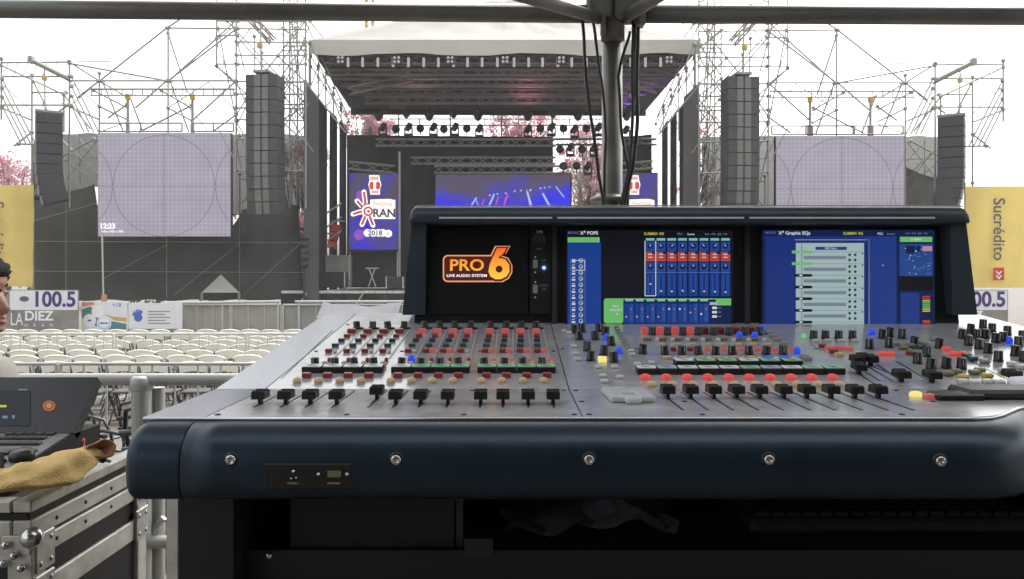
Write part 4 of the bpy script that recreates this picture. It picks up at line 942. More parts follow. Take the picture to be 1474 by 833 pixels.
def slot(px0, py0, px1, py1, par=None, w=.0026):
    a, b = (PA if py0 > 560 else PB).at(px0, py0, .0006), (PA if py1 > 560 else PB).at(px1, py1, .0006)
    d = (b-a).normalized(); s = Vector((0, 0, 1)).cross(d).normalized()*w/2
    m = MB(); m.prism([a-s, b-s, b+s, a+s], (0, 0, -.0012)); part('fader_slot', m, 'pod_black', par or (lb if a.x < XM else rb))
rj = random.Random(5)
# left bay: twelve faders
fx = [375, 412, 447, 485, 543, 570, 606, 645, 692, 724, 760, 796]
for i, px in enumerate(fx):
    py = 581 if i != 4 else 574
    c = PA.at(px, py); x = c.x
    m = MB(); m.b2((x-.0013, .915, z0), (x+.0013, 1.045, z0+.0007)); part('fader_slot', m, 'pod_black', lb)
    ctl('fader_cap', fcap(), x=x, y=c.y+.0, rz=rj.uniform(-.02, .02))
    for q in range(7):
        pass
m = MB()
for px in fx:
    x = PA.at(px, 581).x
    for q in range(12):
        m.b2((x-.009, .925+q*.01, z0), (x-.005, .926+q*.01, z0+.0003))
part('scale_marks', m, 'btn_grey', lb)
banks = [(-.2925, .0290, 4, 0), (-.1650, .0282, 4, 1), (-.0417, .0282, 4, 2)]
for bx, dx, n, bi in banks:
    for k in range(n):
        x = bx+dx*k
        ctl('select_button', dome(.0058, .007, 'btn_beige'), x=x, y=1.094)
        ctl('mute_button', btn(.012, .009, .007, 'btn_red'), x=x+.006, y=1.122)
        ctl('channel_display', lcd('lcd_white' if bi == 0 or (bi == 1 and k == 0) else 'lcd_green'), x=x+.006, y=1.158)
        ctl('channel_knob', knob(.0062, .0135), x=x+.001, y=1.19, rz=rj.uniform(-2, 2))
        ctl('gain_knob', dome(.0046, .009, 'btn_beige'), x=x+.0155, y=1.187)
        ctl('gate_button', dome(.003, .006, 'btn_red' if bi < 2 else 'lit_pink'), x=x+.014, y=1.225)
        r1 = ['btn_red', 'btn_red', 'lit_pink'][bi]
        ctl('comp_button', btn(.0105, .008, .006, 'btn_red'), x=x-.002, y=1.292)
        if bi == 2 or (bi == 1 and k in (1, 2)): ctl('comp_lamp', btn(.008, .009, .007, r1 if bi == 2 else 'lit_pink'), x=x+.009, y=1.292)
        else: ctl('comp_lamp', btn(.006, .006, .004, 'btn_white'), x=x+.008, y=1.292)
        ctl('eq_button', btn(.011, .008, .006, 'btn_teal'), x=x-.001, y=1.336)
        ctl('filter_button', btn(.0105, .008, .006, 'btn_navy'), x=x, y=1.38)
        ctl('phase_button', btn(.0105, .008, .006, 'btn_red'), x=x+.001, y=1.42)
        ctl('swap_button', btn(.0145, .012, .008, ['btn_red', 'lit_pink', 'lit_pink'][bi]), x=x+.001, y=1.462)
        kb = ctl('trim_knob', knob(.0066, .0135, 'white_line'), x=x+.002, y=1.508, rz=rj.uniform(-2, 2))
        ctl('trim_lever', btn(.02, .004, .004, 'black_plastic'), x=x+.006, y=1.499)
for bx, dx, n, bi in banks:
    for k in range(n):
        x = bx+dx*k+.0155; m = MB(); m.b2((x-.0022, 0, 0), (x+.0022, .001, .001)); m.v = []; m.f = []; m.m = []; m.s = []
        P = lambda xx, y, o: Vector((xx, y, zB(y)+o))
        for q in range(16):
            y = 1.245+q*.016; m.mi = 0; m.add([P(x-.0012, y, .0009), P(x+.0012, y, .0009), P(x+.0012, y+.009, .0009), P(x-.0012, y+.009, .0009)], [[0, 1, 2, 3]])
        m.mi = 1; m.prism([P(x-.002, 1.242, .0005), P(x+.002, 1.242, .0005), P(x+.002, 1.50, .0005), P(x-.002, 1.50, .0005)], (0, 0, -.001)); part('meter', m, ['btn_white', 'btn_grey'], lb)
ctl('lit_knob', dome(.006, .013, 'lit_blue'), 592, 523)
def legend(par, items, mt):
    m = MB()
    for x, y, t_, hh in items:
        pl = PA if y < YK else PB; c = Vector((x, y, (z0 if y < YK else zB(y))+.0005))
        m.text(t_, hh, Matrix.Translation(c) @ Matrix.Rotation(RXB if pl is PB else 0, 4, 'X'), 'CENTER', .01)
    part('legend', m, mt, par, False)
it = []
for bx, dx, n, bi in banks:
    for k in range(n):
        x = bx+dx*k
        it += [(x, 1.080, 'SELECT', .0034), (x+.004, 1.108, 'MUTE', .0034), (x+.001, 1.174, 'B', .003), (x-.004, 1.272, 'DYN', .0034), (x-.003, 1.318, 'EQ', .0034), (x-.002, 1.362, 'FLT', .0034), (x, 1.404, 'INV', .0034), (x, 1.444, 'SWAP', .0034), (x, 1.488, 'GAIN', .0034)]
for px in fx: it += [(PA.at(px, 581).x+.007, .930+q*.0165, ['60', '40', '20', '10', '5', '0', '10'][q], .0034) for q in range(7)]
mm('print_dark', (.06, .06, .065), .6, 0, 0)
legend(lb, it, 'print_dark')
def screws(par, xs, ys):
    for x in xs:
        for y in ys:
            c = Vector((x, y, (z0 if y < YK else zB(y))+.0002)); part('panel_screw', MB().lathe([(.0032, 0), (.003, .0007), (.0016, .0009), (.0014, .0004), (0, .0004)], c, Matrix.Rotation(RXB if y > YK else 0, 4, 'X'), 10), 'chassis', par)
screws(lb, (XL1+.008, -.178, -.052, XM-.008), (.866, 1.045, 1.30, 1.55))
PB.line(m := MB(), 405, 545, 478, 476, 1.0, .0005); part('seam_line', m, 'chassis', lb)
# right bay: ten faders
for px in (961, 994, 1027, 1060, 1093, 1128, 1161, 1196, 1230, 1264):
    c = PA.at(px, 573); x = c.x
    m = MB(); m.b2((x-.0013, .895, z0), (x+.0013, 1.03, z0+.0007)); part('fader_slot', m, 'pod_black', rb)
    ctl('fader_cap', fcap(), x=x, y=c.y, rz=rj.uniform(-.02, .02))
for i in range(10):
    px = 929+29.9*i
    ctl('mute_button', dome(.0074, .0075, 'lit_red'), px, 546)
    ctl('select_button', dome(.0068, .007, 'btn_beige'), px+9, 556)
    ctl('channel_display', lcd(['lcd_white', 'lcd_blue', 'lcd_white', 'lcd_white', 'lcd_white', 'lcd_green', 'lcd_blue', 'lcd_white', 'lcd_green', 'lcd_green'][i]), px+1, 537)
for i in range(6): ctl('group_display', lcd(['lcd_white', 'lcd_green', 'lcd_green', 'lcd_white', 'lcd_green', 'lcd_green'][i]), 984+31*i, 526)
for i in range(8):
    px = 957+24.3*i
    ctl('channel_knob', knob(.0065, .0135), px, 510, rz=rj.uniform(-2, 2))
    ctl('send_button', btn(.009, .008, .006, 'btn_red' if i < 2 else 'lit_pink'), px+12, 505)
    ctl('send_select', btn(.012, .007, .005, 'btn_beige' if i < 6 else 'lit_blue'), px+3, 517)
    ctl('send_lamp', dome(.0038, .005, 'btn_white'), px+15, 518)
    px = 927+22*i
    ctl('bus_knob', knob(.0067, .0138, 'btn_grey'), px+12, 482)
    ctl('bus_button', btn(.010, .014, .012, 'lit_red' if i < 4 else 'btn_red'), px, 480)
    ctl('bus_select', btn(.014, .008, .005, 'btn_olive'), px+4, 490)
    ctl('bus_lamp', dome(.004, .006, 'btn_white'), px+19, 491)
    ctl('bus_lower_button', btn(.009, .007, .005, 'btn_beige'), px+26, 498)
for px, py in ((812, 478), (819, 481), (826, 500), (829, 511), (832, 519), (861, 530), (885, 530), (868, 543), (892, 545), (870, 551), (908, 507), (910, 512), (917, 526), (938, 524)): ctl('small_button', btn(.0105, .009, .005, 'btn_white', .0015), px, py)
for k in range(8): ctl('assign_button', btn(.009, .007, .005, 'btn_grey'), 887+2.5*k, 472+4.4*k)
for px, py in ((834, 489), (845, 505), (850, 519), (857, 489), (869, 511), (884, 521), (925, 509), (871, 482), (880, 497), (826, 479), (838, 478), (862, 477)): ctl('rotary_knob', knob(.0067, .0155), px, py, rz=rj.uniform(-2, 2))
for px, py in ((873, 489), (891, 509), (1097, 476), (1147, 509), (1064, 486), (1086, 486), (1255, 482), (1453, 494)): ctl('lit_knob', dome(.0056, .011, 'lit_blue'), px, py)
ctl('lit_button', btn(.013, .012, .007, 'lit_yellow'), 867, 520)
for a, b in (((873, 563), (893, 582)), ((891, 563), (906, 575)), ((911, 563), (936, 582)), ((906, 576), (914, 583))):
    a, b = PA.at(*a), PA.at(*b); d = (b-a); m = MB()
    m.box((a+b)/2+Vector((0, 0, .004)), (.019, .013 if d.length < .02 else d.length*.8, .008), Matrix.Rotation(0 if d.length < .02 else math.atan2(d.y, d.x)-math.pi/2, 4, 'Z'), .003, 2); part('navigation_key', m, 'btn_clear', rb)
for px, py in ((1106, 481), (1112, 486), (1118, 491), (1128, 497), (1135, 502), (1158, 516), (1162, 519)): ctl('assign_button', btn(.014, .008, .006, 'btn_grey'), px, py)
ctl('pilot_lamp', dome(.0045, .006, 'lit_green'), 1157, 485)
for px in (1171, 1188, 1207, 1227): ctl('rotary_knob', knob(.0067, .0138, 'btn_grey'), px, 487); ctl('small_button', btn(.011, .008, .005, 'btn_white'), px+4, 492)
for px, py in ((1194, 503), (1207, 503), (1221, 504)): ctl('mute_button', btn(.013, .01, .006, 'lit_pink'), px, py)
for px, py in ((1200, 508), (1310, 511), (1184, 500)): ctl('mute_button', btn(.012, .009, .006, 'btn_red'), px, py)
for px, py in ((1208, 513), (1234, 511)): ctl('small_button', btn(.012, .009, .006, 'btn_beige'), px, py)
for px, py, ex, ey in ((1233, 527, 1266, 548), (1243, 524, 1284, 548), (1253, 526, 1290, 541), (1236, 538, 1258, 552)): slot(px, py, ex, ey); ctl('fader_cap', fcap(), px, py)
for px, py, ex, ey in ((1297, 549, 1262, 524), (1341, 550, 1290, 520), (1456, 549, 1397, 520)): slot(px, py, ex, ey); ctl('fader_cap', fcap(.018), px, py)
for px, py in ((1252, 502), (1280, 500), (1299, 487), (1316, 498), (1321, 523), (1340, 531), (1352, 501), (1362, 530), (1384, 531), (1394, 497), (1409, 502), (1422, 508), (1437, 520), (1397, 479), (1418, 487), (1433, 493), (1444, 491), (1461, 512), (1472, 489), (1415, 472), (1474, 520), (1270, 487), (1334, 513), (1281, 484), (1385, 487), (1405, 487), (1428, 478), (1450, 482), (1466, 498)):
    ctl('rotary_knob', knob(.0069, .0165), px, py, rz=rj.uniform(-.6, .6))
for px, py in ((1270, 512), (1281, 512), (1362, 505), (1372, 512), (1386, 512)): ctl('mute_button', btn(.013, .010, .007, 'lit_red', .002), px, py)
for px, py, mt in ((1364, 541, 'btn_olive'), (1386, 546, 'btn_yellow'), (1402, 539, 'btn_olive'), (1421, 544, 'btn_yellow'), (1386, 553, 'btn_white'), (1402, 554, 'btn_white'), (1421, 553, 'btn_white'), (1438, 554, 'btn_white'), (1457, 527, 'btn_white'), (1470, 531, 'btn_white'), (1300, 503, 'btn_olive'), (1310, 500, 'btn_olive'), (1325, 502, 'btn_teal'), (1376, 538, 'btn_olive'), (1410, 536, 'btn_olive'), (1330, 497, 'btn_grey'), (1345, 490, 'btn_grey'), (1290, 497, 'btn_grey'), (1392, 515, 'btn_teal'), (1400, 519, 'btn_teal'), (1445, 536, 'btn_white'), (1417, 523, 'btn_grey')):
    ctl('small_button', btn(.0145, .011, .007, mt, .002), px, py)
ctl('pilot_lamp', dome(.0075, .006, 'lit_yellow'), 1318, 570); ctl('lit_button', btn(.016, .012, .006, 'lit_pink'), 1340, 574)
m = MB(); a, b = PA.at(1352, 577), PA.at(1397, 571); m.b2((a.x, a.y, z0), (b.x, b.y, z0+.008), .002); part('trackpad', m, 'pod_black', rb)
m = MB(); a, b = PA.at(1398, 576), PA.at(1500, 566); m.b2((a.x, a.y, z0), (b.x, b.y, z0+.012), .004); part('arm_tray', m, 'chassis', rb)
m = MB(); m.lathe([(.03, 0), (.03, .008), (.026, .011), (.0, .014)], PB.at(1487, 556)); part('trackball', m, 'cloth_white', rb)
screws(rb, (XM+.008, .205, .50, .66, .90), (.955, 1.046, 1.32)); screws(rb, (XM+.008, .205, .42), (.866,))
it = []
for i in range(10):
    c = PB.at(929+29.9*i, 551); it.append((c.x, c.y-.004, 'MUTE', .0034)); c = PA.at(961+33.6*i, 592); it += [(c.x+.012, .90+q*.02, ['40', '20', '10', '5', '0', '10'][q], .0034) for q in range(6)]
for i in range(8):
    c = PB.at(957+24.3*i, 512); it.append((c.x, c.y-.009, 'LEVEL', .0032)); c = PB.at(938+22*i, 485); it.append((c.x, c.y-.011, 'MIX', .0036))
for px, py, t_ in ((842, 528, 'PAN'), (862, 536, 'BAND'), (888, 536, 'EQ IN'), (868, 547, 'LISTEN'), (1171, 497, 'LPF'), (1190, 497, 'GAIN'), (1210, 497, 'FREQ'), (1230, 497, 'Q'), (1300, 556, 'MON A'), (1344, 557, 'MON B'), (1440, 558, 'TALK'), (1384, 535, 'LEVEL'), (1340, 536, 'PHONES'), (1410, 528, 'SCENE'), (1318, 560, 'SAFE'), (1250, 545, 'MASTER')):
    c = PB.at(px, py); it.append((c.x, c.y, t_, .0042))
legend(rb, it, 'print_dark')
# ---- hooded screen unit
pod = MB(); PFa = Pl((0, 1.56, H-.09), (0, -1, .19))
xa, xb = -.19, .872
pod.prism([(xa, 1.566, H-.104), (xa, 1.602, H+.098), (xa, 1.70, H+.12), (xa, 1.73, H-.13), (xa, 1.60, H-.13)], (xb-xa, 0, 0))
pu = part('screen_unit', pod, 'bezel', dkm)
hp = [(1.545, .100), (1.543, .108), (1.545, .119), (1.552, .1275), (1.565, .1325), (1.60, .134), (1.68, .131), (1.70, .122), (1.705, .10), (1.60, .097)]
m = MB(); hx0, hx1 = -.197, .881; rings = []
for x, s in [(hx0, .55), (hx0+.002, .78), (hx0+.006, .93), (hx0+.012, 1)]+[(hx0+.012+(hx1-hx0-.024)*k/10, 1) for k in range(1, 10)]+[(hx1-.012, 1), (hx1-.006, .93), (hx1-.002, .78), (hx1, .55)]:
    rings.append([Vector((x, 1.62+(y-1.62)*(.9+.1*s), H+.098+(z-.098)*s)) for y, z in hp])
m.loft(rings, True, True, True); part('hood', m, 'pod_paint', dkm)
m = MB(); m.path([(hx0+.01, 1.553, H+.1315), (hx0+.02, 1.556, H+.1335), (hx1-.02, 1.556, H+.1335), (hx1-.01, 1.553, H+.1315)], .0011, 6); part('hood_highlight', m, 'bright_metal', dkm)  # thin bright line imitating the glint of sky along the hood
mm('strip', (.8, .8, .84), .3, .3, 0)
for a, b in ((632, 795), (802, 1071), (1079, 1346)):
    m = MB(); A_, B_ = W(a, 314.5, 1.5415), W(b, 312, 1.5415); m.b2(A_, (B_.x, 1.545, B_.z)); part('lamp_strip', m, 'strip', dkm)
for pts in ([(593, 320), (613, 320), (612, 453), (579, 453)], [(1368, 321), (1391, 321), (1407, 453), (1371, 453)]):
    q = Pl((0, 1.547, H-.09), (0, -1, .06)); P = [q.at(*p_) for p_ in pts]
    m = MB(); m.prism(P, (0, .165, .01)); part('side_cheek', m, 'pod_paint', dkm)
for px in (798, 1075):
    m = MB(); a, b = PFa.at(px-3, 466, .0), PFa.at(px+3, 322, .006); m.prism([PFa.at(px-3.5, 466, -.001), PFa.at(px+3.5, 466, -.001), PFa.at(px+3.5, 321, -.001), PFa.at(px-3.5, 321, -.001)], PFa.n*.006); part('divider', m, 'chassis', pu)
S = PFa
def sc_base(x0, y0, x1, y1, mt, name, lift=.001):
    m = MB(); m.prism([S.at(x0, y1, -.002), S.at(x1, y1, -.002), S.at(x1, y0, -.002), S.at(x0, y0, -.002)], S.n*(lift+.002)); return part(name, m, mt, pu)
sc_base(616, 326, 760, 452, 'pod_black', 'blank_panel'); sc_base(763, 323, 793, 452, 'bezel', 'socket_strip')
# glowing emblem
def grad(name, c0, c1, z_0, z_1, k):
    m = bpy.data.materials.new(name); m.use_nodes = True; t = m.node_tree; b = t.nodes['Principled BSDF']; b.inputs['Base Color'].default_value = (.02, .01, .01, 1)
    tc = t.nodes.new('ShaderNodeTexCoord'); sp = t.nodes.new('ShaderNodeSeparateXYZ'); t.links.new(tc.outputs['Object'], sp.inputs[0])
    mr = t.nodes.new('ShaderNodeMapRange'); mr.inputs['From Min'].default_value = z_0; mr.inputs['From Max'].default_value = z_1; t.links.new(sp.outputs['Z'], mr.inputs[0])
    cr = t.nodes.new('ShaderNodeValToRGB'); cr.color_ramp.elements[0].color = (*c0, 1); cr.color_ramp.elements[1].color = (*c1, 1)
    t.links.new(mr.outputs[0], cr.inputs[0]); t.links.new(cr.outputs[0], b.inputs['Emission Color']); b.inputs['Emission Strength'].default_value = ES*k; M[name] = m
zz = lambda y: S.at(690, y).z-org(dkm).z
grad('emblem_glow', (1, .62, .06), (.85, .12, .02), zz(404), zz(358), 1.5)
M['emblem_dark'] = em('emblem_dark', (.10, .015, .008), 1); M['emblem_rim'] = em('emblem_rim', (1, .42, .22), 1.2)
eb = MB()
def rrect(m, x0, y0, x1, y1, r, off):
    pts = []
    for cx, cy, a0 in ((x1-r, y0+r, -90), (x1-r, y1-r, 0), (x0+r, y1-r, 90), (x0+r, y0+r, 180)):
        for k in range(7): a = R(a0+15*k); pts.append((cx+r*math.cos(a), cy+r*math.sin(a)))
    S.poly(m, pts[::-1], off)
six = [(714, 355), (733, 355), (727, 366), (721, 369), (730, 372), (736, 381), (736, 391), (731, 400), (722, 405), (712, 405), (704, 400), (700, 391), (702, 380)]
six_in = [(715.5, 357), (729.5, 357), (725, 364.5), (717, 371), (727, 373), (733, 381), (733.5, 391), (729, 398), (721, 402), (713, 402), (706, 398), (703, 391), (705, 380)]
eb.mi = 1; rrect(eb, 637.5, 367, 725, 406, 7, .0012); S.poly(eb, [(x+(1.5 if x > 718 else -1.5), y+(1 if y > 380 else -1)) for x, y in six][::-1], .0013)
eb.mi = 2; rrect(eb, 639.5, 369, 723, 404, 5.5, .0017); S.poly(eb, six[::-1], .0018)
eb.mi = 0; S.text(eb, 'PRO', 672, 382.5, 17, .0024, 'CENTER', 0, .02, 1.12); S.poly(eb, six_in[::-1], .0023)
eb.mi = 2; S.disc(eb, 718.5, 387.5, 5, .0028, 16)
eb.mi = 3; S.text(eb, 'LIVE AUDIO SYSTEM', 672, 397, 4.0, .0024, 'CENTER', 0, .015, 1.18)
part('glowing_emblem', eb, ['emblem_glow', 'emblem_rim', 'emblem_dark', 'logo_w'], pu, False)
Mr = Matrix.Rotation(R(90), 4, 'X')
m = MB(); m.lathe([(.0085, -.001), (.0135, -.001), (.0135, .0025), (.0115, .003), (.0105, .0015), (.0085, .001)], S.at(776, 345, .001), Mr, 20); m.mi = 1; m.lathe([(.0, .0006), (.0088, .0006), (.0088, -.001), (0, -.001)], S.at(776, 345, .001), Mr, 16); m.mi = 2; m.b2(S.at(772, 336, .001), S.at(781, 332.5, .004))
part('round_socket', m, ['chassis', 'black_plastic', 'bright_metal'], pu)
for cy in (381, 417):
    m = MB(); m.b2(S.at(767, cy+7, .0005), S.at(774, cy-7, .003), .001); m.mi = 1
    for q in (-11, 11): m.lathe([(0, .0022), (.0018, .0018), (.002, 0), (0, 0)], S.at(770.5, cy+q, .001), Mr, 10)
    part('usb_socket', m, ['btn_grey', 'btn_white'], pu)
m = MB(); m.lathe([(0, .003), (.003, .0022), (.004, 0), (0, 0)], S.at(783, 385.5, .001), Mr, 12); part('pilot_lamp', m, em('lit_blue_pale', (.35, .5, 1), 2.2), pu)
m = MB(); S.disc(m, 783, 385.5, 7, .0012, 16); part('lamp_window', m, 'btn_navy', pu, False)
m = MB()
for x, y, t_ in ((776, 358.5, 'MIC'), (782, 375, 'USB'), (783, 411, 'EXPORT'), (783, 416, 'USB')): S.text(m, t_, x, y, 2.6, .0014)
part('socket_print', m, 'btn_grey', pu, False)
# middle display
SB_ = em('scr_black', (.006, .006, .012), 1); M['scr_blue'] = em('scr_blue', (.012, .075, .42), .8); M['scr_deep'] = em('scr_deep', (.006, .022, .16), .9); M['scr_deep2'] = em('scr_deep2', (.008, .02, .09), .9)
M['scr_mid'] = em('scr_mid', (.03, .10, .42), .8); M['scr_lil'] = em('scr_lil', (.12, .2, .55), .9); M['scr_green'] = em('scr_green', (.22, .70, .22), .9); M['scr_red'] = em('scr_red', (.62, .09, .06), .9)
M['scr_white'] = em('scr_white', (.8, .85, .9), 1); M['scr_dim'] = em('scr_dim', (.25, .32, .45), .8); M['scr_yel'] = em('scr_yel', (.8, .75, .1), .9); M['scr_pale'] = em('scr_pale', (.55, .72, .74), .85); M['scr_grey'] = em('scr_grey', (.3, .4, .46), .8)
M['scr_pgreen'] = em('scr_pgreen', (.35, .75, .62), .85); M['scr_pink'] = em('scr_pink', (.75, .4, .5), .85); M['scr_b2'] = em('scr_b2', (.018, .048, .30), .8); M['scr_b3'] = em('scr_b3', (.024, .066, .36), .8)
SL = ['scr_black', 'scr_blue', 'scr_deep', 'scr_mid', 'scr_lil', 'scr_green', 'scr_red', 'scr_white', 'scr_dim', 'scr_yel', 'scr_pale', 'scr_grey', 'scr_pgreen', 'scr_pink', 'scr_b2', 'scr_b3', 'scr_deep2']
M['scr_black'] = SB_
NI = {n: i for i, n in enumerate(SL)}
sc_base(812, 329, 1058, 468, 'pod_black', 'display_frame', .0006); sc_base(1094, 328, 1347, 470, 'pod_black', 'display_frame', .0006)
d = MB()
def rc(n, x0, y0, x1, y1, off): d.mi = NI[n]; S.rect(d, x0, y1, x1, y0, off)
def tx(n, s_, x, y, h_, off=.0034, al='CENTER', bold=.01): d.mi = NI[n]; S.text(d, s_, x, y, h_, off, al, 0, bold)
O1, O2, O3, O4 = .0012, .0018, .0024, .003
rc('scr_black', 815, 331, 1055, 467, O1)
rc('scr_blue', 817, 349, 865, 467, O2); rc('scr_green', 817, 341.5, 863, 349, O2); tx('scr_white', '1', 861, 345, 4)
tx('scr_lil', 'MIDAS', 817, 335.5, 4, al='LEFT'); tx('scr_white', 'X⁴ POPS', 835, 336, 5, al='LEFT', bold=.025)
rr = random.Random(2)
for k in range(11):
    y = 372+k*8.7
    d.mi = NI['scr_white']; S.rect(d, 823, y+6, 828, y+3.4, O3); S.line(d, 823.5, y+1.5, 827+rr.random(), y+rr.random()*2, 1.1, O3); S.disc(d, 836, y+3, 3.1, O3, 12)
    d.mi = NI['scr_deep']; S.disc(d, 836, y+3, 2.2, O4, 12); d.mi = NI['scr_white']; S.line(d, 836, y+3, 838, y+4.6, .9, .0034); rc('scr_lil', 823, y+7.2, 842, y+7.7, O3)
rc('scr_dim', 821, 372, 821.6, 466, O3); rc('scr_dim', 841.8, 372, 842.4, 466, O3)
d.mi = NI['scr_white']
for a in ((823, 375, 842, 375), (823, 389, 842, 389), (841.5, 375, 841.5, 389)): S.line(d, *a, .9, O4)
tx('scr_yel', 'SUBMIX 4/5', 941, 337, 4.2); tx('scr_dim', 'ALL', 978, 337, 3.6); tx('scr_white', 'home', 994, 337.5, 3.2); tx('scr_dim', 'aux  mtx  grp  vca', 1030, 337, 3.2)
for k in range(8):
    x0 = 928.5+15.45*k; x1 = x0+14.4
    rc('scr_deep', x0, 342.5, x1, 427, O2); rc('scr_pgreen', x0+1, 343, x1-1, 346.5, O3)
    rc('scr_mid', x0+.8, 348.5, x1-.8, 362, O3); d.mi = NI['scr_deep']; S.disc(d, x0+7.2, 354.5, 3.9, O4, 14); d.mi = NI['scr_lil']; S.disc(d, x0+7.2, 354, 1.6, .0034, 8)
    d.mi = NI['scr_white']; S.line(d, x0+7.2, 355, x0+7.2+rr.uniform(-3, 3), 351.4, .7, .0036)
    rc('scr_red', x0+.3, 362.8, x1-.3, 376.2, O3); rc('scr_white', x0+4.4, 365.5, x0+10, 367, O4); rc('scr_white', x0+4.4, 370, x0+10, 371.3, O4); rc('scr_deep', x0+9.8, 362.8, x1-.3, 366, O4)
    rc('scr_mid', x0+.8, 378, x1-.8, 391, O3); d.mi = NI['scr_deep']; S.disc(d, x0+7.2, 384.5, 4.2, O4, 14); d.mi = NI['scr_pink']; S.disc(d, x0+7.2, 382.5, 1.5, .0034, 8)
    rc('scr_lil', x0, 391.7, x1, 393.2, O3); rc('scr_blue', x0+.8, 394.5, x1-.8, 426.4, O3)
    for q in range(9): rc('scr_lil', x0+3, 396.5+q*3, x0+5.5, 397.1+q*3, O4); rc('scr_lil', x0+9, 396.5+q*3, x0+11.5, 397.1+q*3, O4)
    rc('scr_deep', x0+6.6, 395.5, x0+8, 425, O4); d.mi = NI['scr_white']; S.disc(d, x0+7.2, 409 if k == 0 else 419+rr.uniform(-1, 2), 1.3, .0036, 8)
d.mi = NI['scr_white']
for a in ((928, 347, 928, 426), (943.4, 347, 943.4, 426), (928, 426, 943.4, 426)): S.line(d, *a, 1.2, .0038)
d.mi = NI['scr_green']; rrect(d, 869, 429.5, 897, 465.5, 4, O2); rc('scr_green', 890, 429.5, 1052, 439.5, O2-.0002)
tx('scr_white', 'DCA', 886, 441, 3); tx('scr_white', 'GROUPS', 886, 446.5, 3.4); tx('scr_white', 'all', 888, 452, 3)
rc('scr_deep', 897, 431, 1030, 466, O2+.0002)
for k in range(8):
    x0 = 898.5+15.4*k
    rc('scr_pgreen', x0+1, 430, x0+12.4, 433.8, O4); rc('scr_blue', x0, 437, x0+6, 464.5, O3); rc('scr_mid', x0+6.6, 437, x0+13.4, 464.5, O3)
    for q in range(6): rc('scr_lil', x0+8.4, 443+q*3.3, x0+11.6, 443.7+q*3.3, O4)
    d.mi = NI['scr_white' if k in (4, 5, 7) else 'scr_pink']; S.disc(d, x0+2.6, [456, 456, 456, 456, 445, 445, 450, 452][k], 1.5, O4, 8); d.mi = NI['scr_pink']; S.disc(d, x0+9.6, 445, .9, .0034, 8)
rc('scr_deep2', 1023, 440, 1052, 466, O2+.0004)
rc('scr_pale', 1021, 435, 1032, 439, O4)
for q in range(3): rc('scr_white', 1024.5, 441.5+q*6.2, 1031.5, 445+q*6.2, O4); rc('scr_dim', 1033.5, 442.5+q*6.2, 1037.5, 444+q*6.2, O4)
part('display', d, SL, pu, False)
# right display
d = MB()
rc('scr_deep2', 1097, 331, 1345, 468, O1); rc('scr_b2', 1101, 340, 1144, 467, O2); rc('scr_b3', 1246, 340, 1290, 467, O2); rc('scr_b2', 1144, 340, 1246, 467, O2-.0002)
tx('scr_lil', 'MIDAS', 1101, 335.5, 3.8, al='LEFT'); tx('scr_white', 'X⁴ Graphic EQs', 1120, 336, 5, al='LEFT', bold=.025); tx('scr_yel', 'SUBMIX 4/5', 1227, 336.5, 4.2); tx('scr_white', 'ALL', 1266, 336.5, 3.8); tx('scr_dim', 'home', 1281, 337, 3.4); tx('scr_dim', 'aux  mtx  grp  vca', 1318, 336, 3.2)
rc('scr_grey', 1143, 344.5, 1251, 346, O2); rc('scr_dim', 1249, 345, 1251.5, 467, O2); rc('scr_deep', 1246, 350, 1249, 467, O2)
rc('scr_pale', 1145, 350, 1243, 467, O3); rc('scr_grey', 1152.5, 350, 1154, 467, O4)
rc('scr_blue', 1173, 355.5, 1218, 360, O4); tx('scr_white', 'GEQ Rack', 1195, 357.8, 3)
for k in range(7):
    y = 363+16.8*k
    d.mi = NI['scr_green' if k < 2 else 'scr_black']; S.rect(d, 1139 if k < 2 else 1143, y+2, 1166.5, y-2, .0034); S.disc(d, 1166.5, y, 2, .0034, 8); d.mi = NI['scr_white' if k > 1 else 'scr_pgreen']; S.disc(d, 1152, y, 2.6, .0037, 10, 1.2)
    rc('scr_grey', 1168, y-.4, 1241, y+.3, O4)
    if k < 6:
        rc('scr_grey', 1156, y+5.5, 1217, y+10.5, O4)
        for q in range(26): rc('scr_dim', 1157+q*2.3, y+6.2+rr.uniform(0, 1.5), 1158.2+q*2.3, y+9.8, .0034)
        d.mi = NI['scr_deep2']
        for xx in (1222, 1230):
            for yy in (4, 11.5): S.disc(d, xx, y+yy, 2, .0034, 8)
        S.disc(d, 1240.5, y+2, 1.2, .0034, 8)
rc('scr_green', 1294.5, 341, 1341, 348.5, O3); tx('scr_white', 'SUBMIX', 1318, 345, 3.4)
rc('scr_mid', 1294, 351, 1342, 397.5, O2); rc('scr_deep2', 1303, 354, 1316, 365, O3); rc('scr_pink', 1327, 354.5, 1341, 361.5, O3); d.mi = NI['scr_deep']; S.disc(d, 1321.5, 358, 4, O3, 12); d.mi = NI['scr_white']
for q in range(16): S.line(d, *(lambda a, b: (a, b, a+rr.uniform(-3, 3), b+rr.uniform(-2.5, 2.5)))(rr.uniform(1296, 1339), rr.uniform(354, 395)), .7, O4)
d.mi = NI['scr_dim']
for q in range(10): x, y = rr.uniform(1297, 1337), rr.uniform(366, 394); S.rect(d, x, y+.8, x+rr.uniform(3, 9), y, O4)
rc('scr_black', 1293, 398, 1343, 418, O2); rc('scr_b3', 1296, 421, 1323, 467, O2)
for k, n in enumerate(['scr_red', 'scr_red', 'scr_yel', 'scr_green', 'scr_green', 'scr_green', 'scr_yel', 'scr_yel']): rc(n, 1327, 426+k*3, 1338, 427.8+k*3, O3)
rc('scr_red', 1327, 461, 1338, 465, O3); d.mi = NI['scr_white']; S.disc(d, 1270, 382, 1, O3, 8)
part('display', d, SL, pu, False)
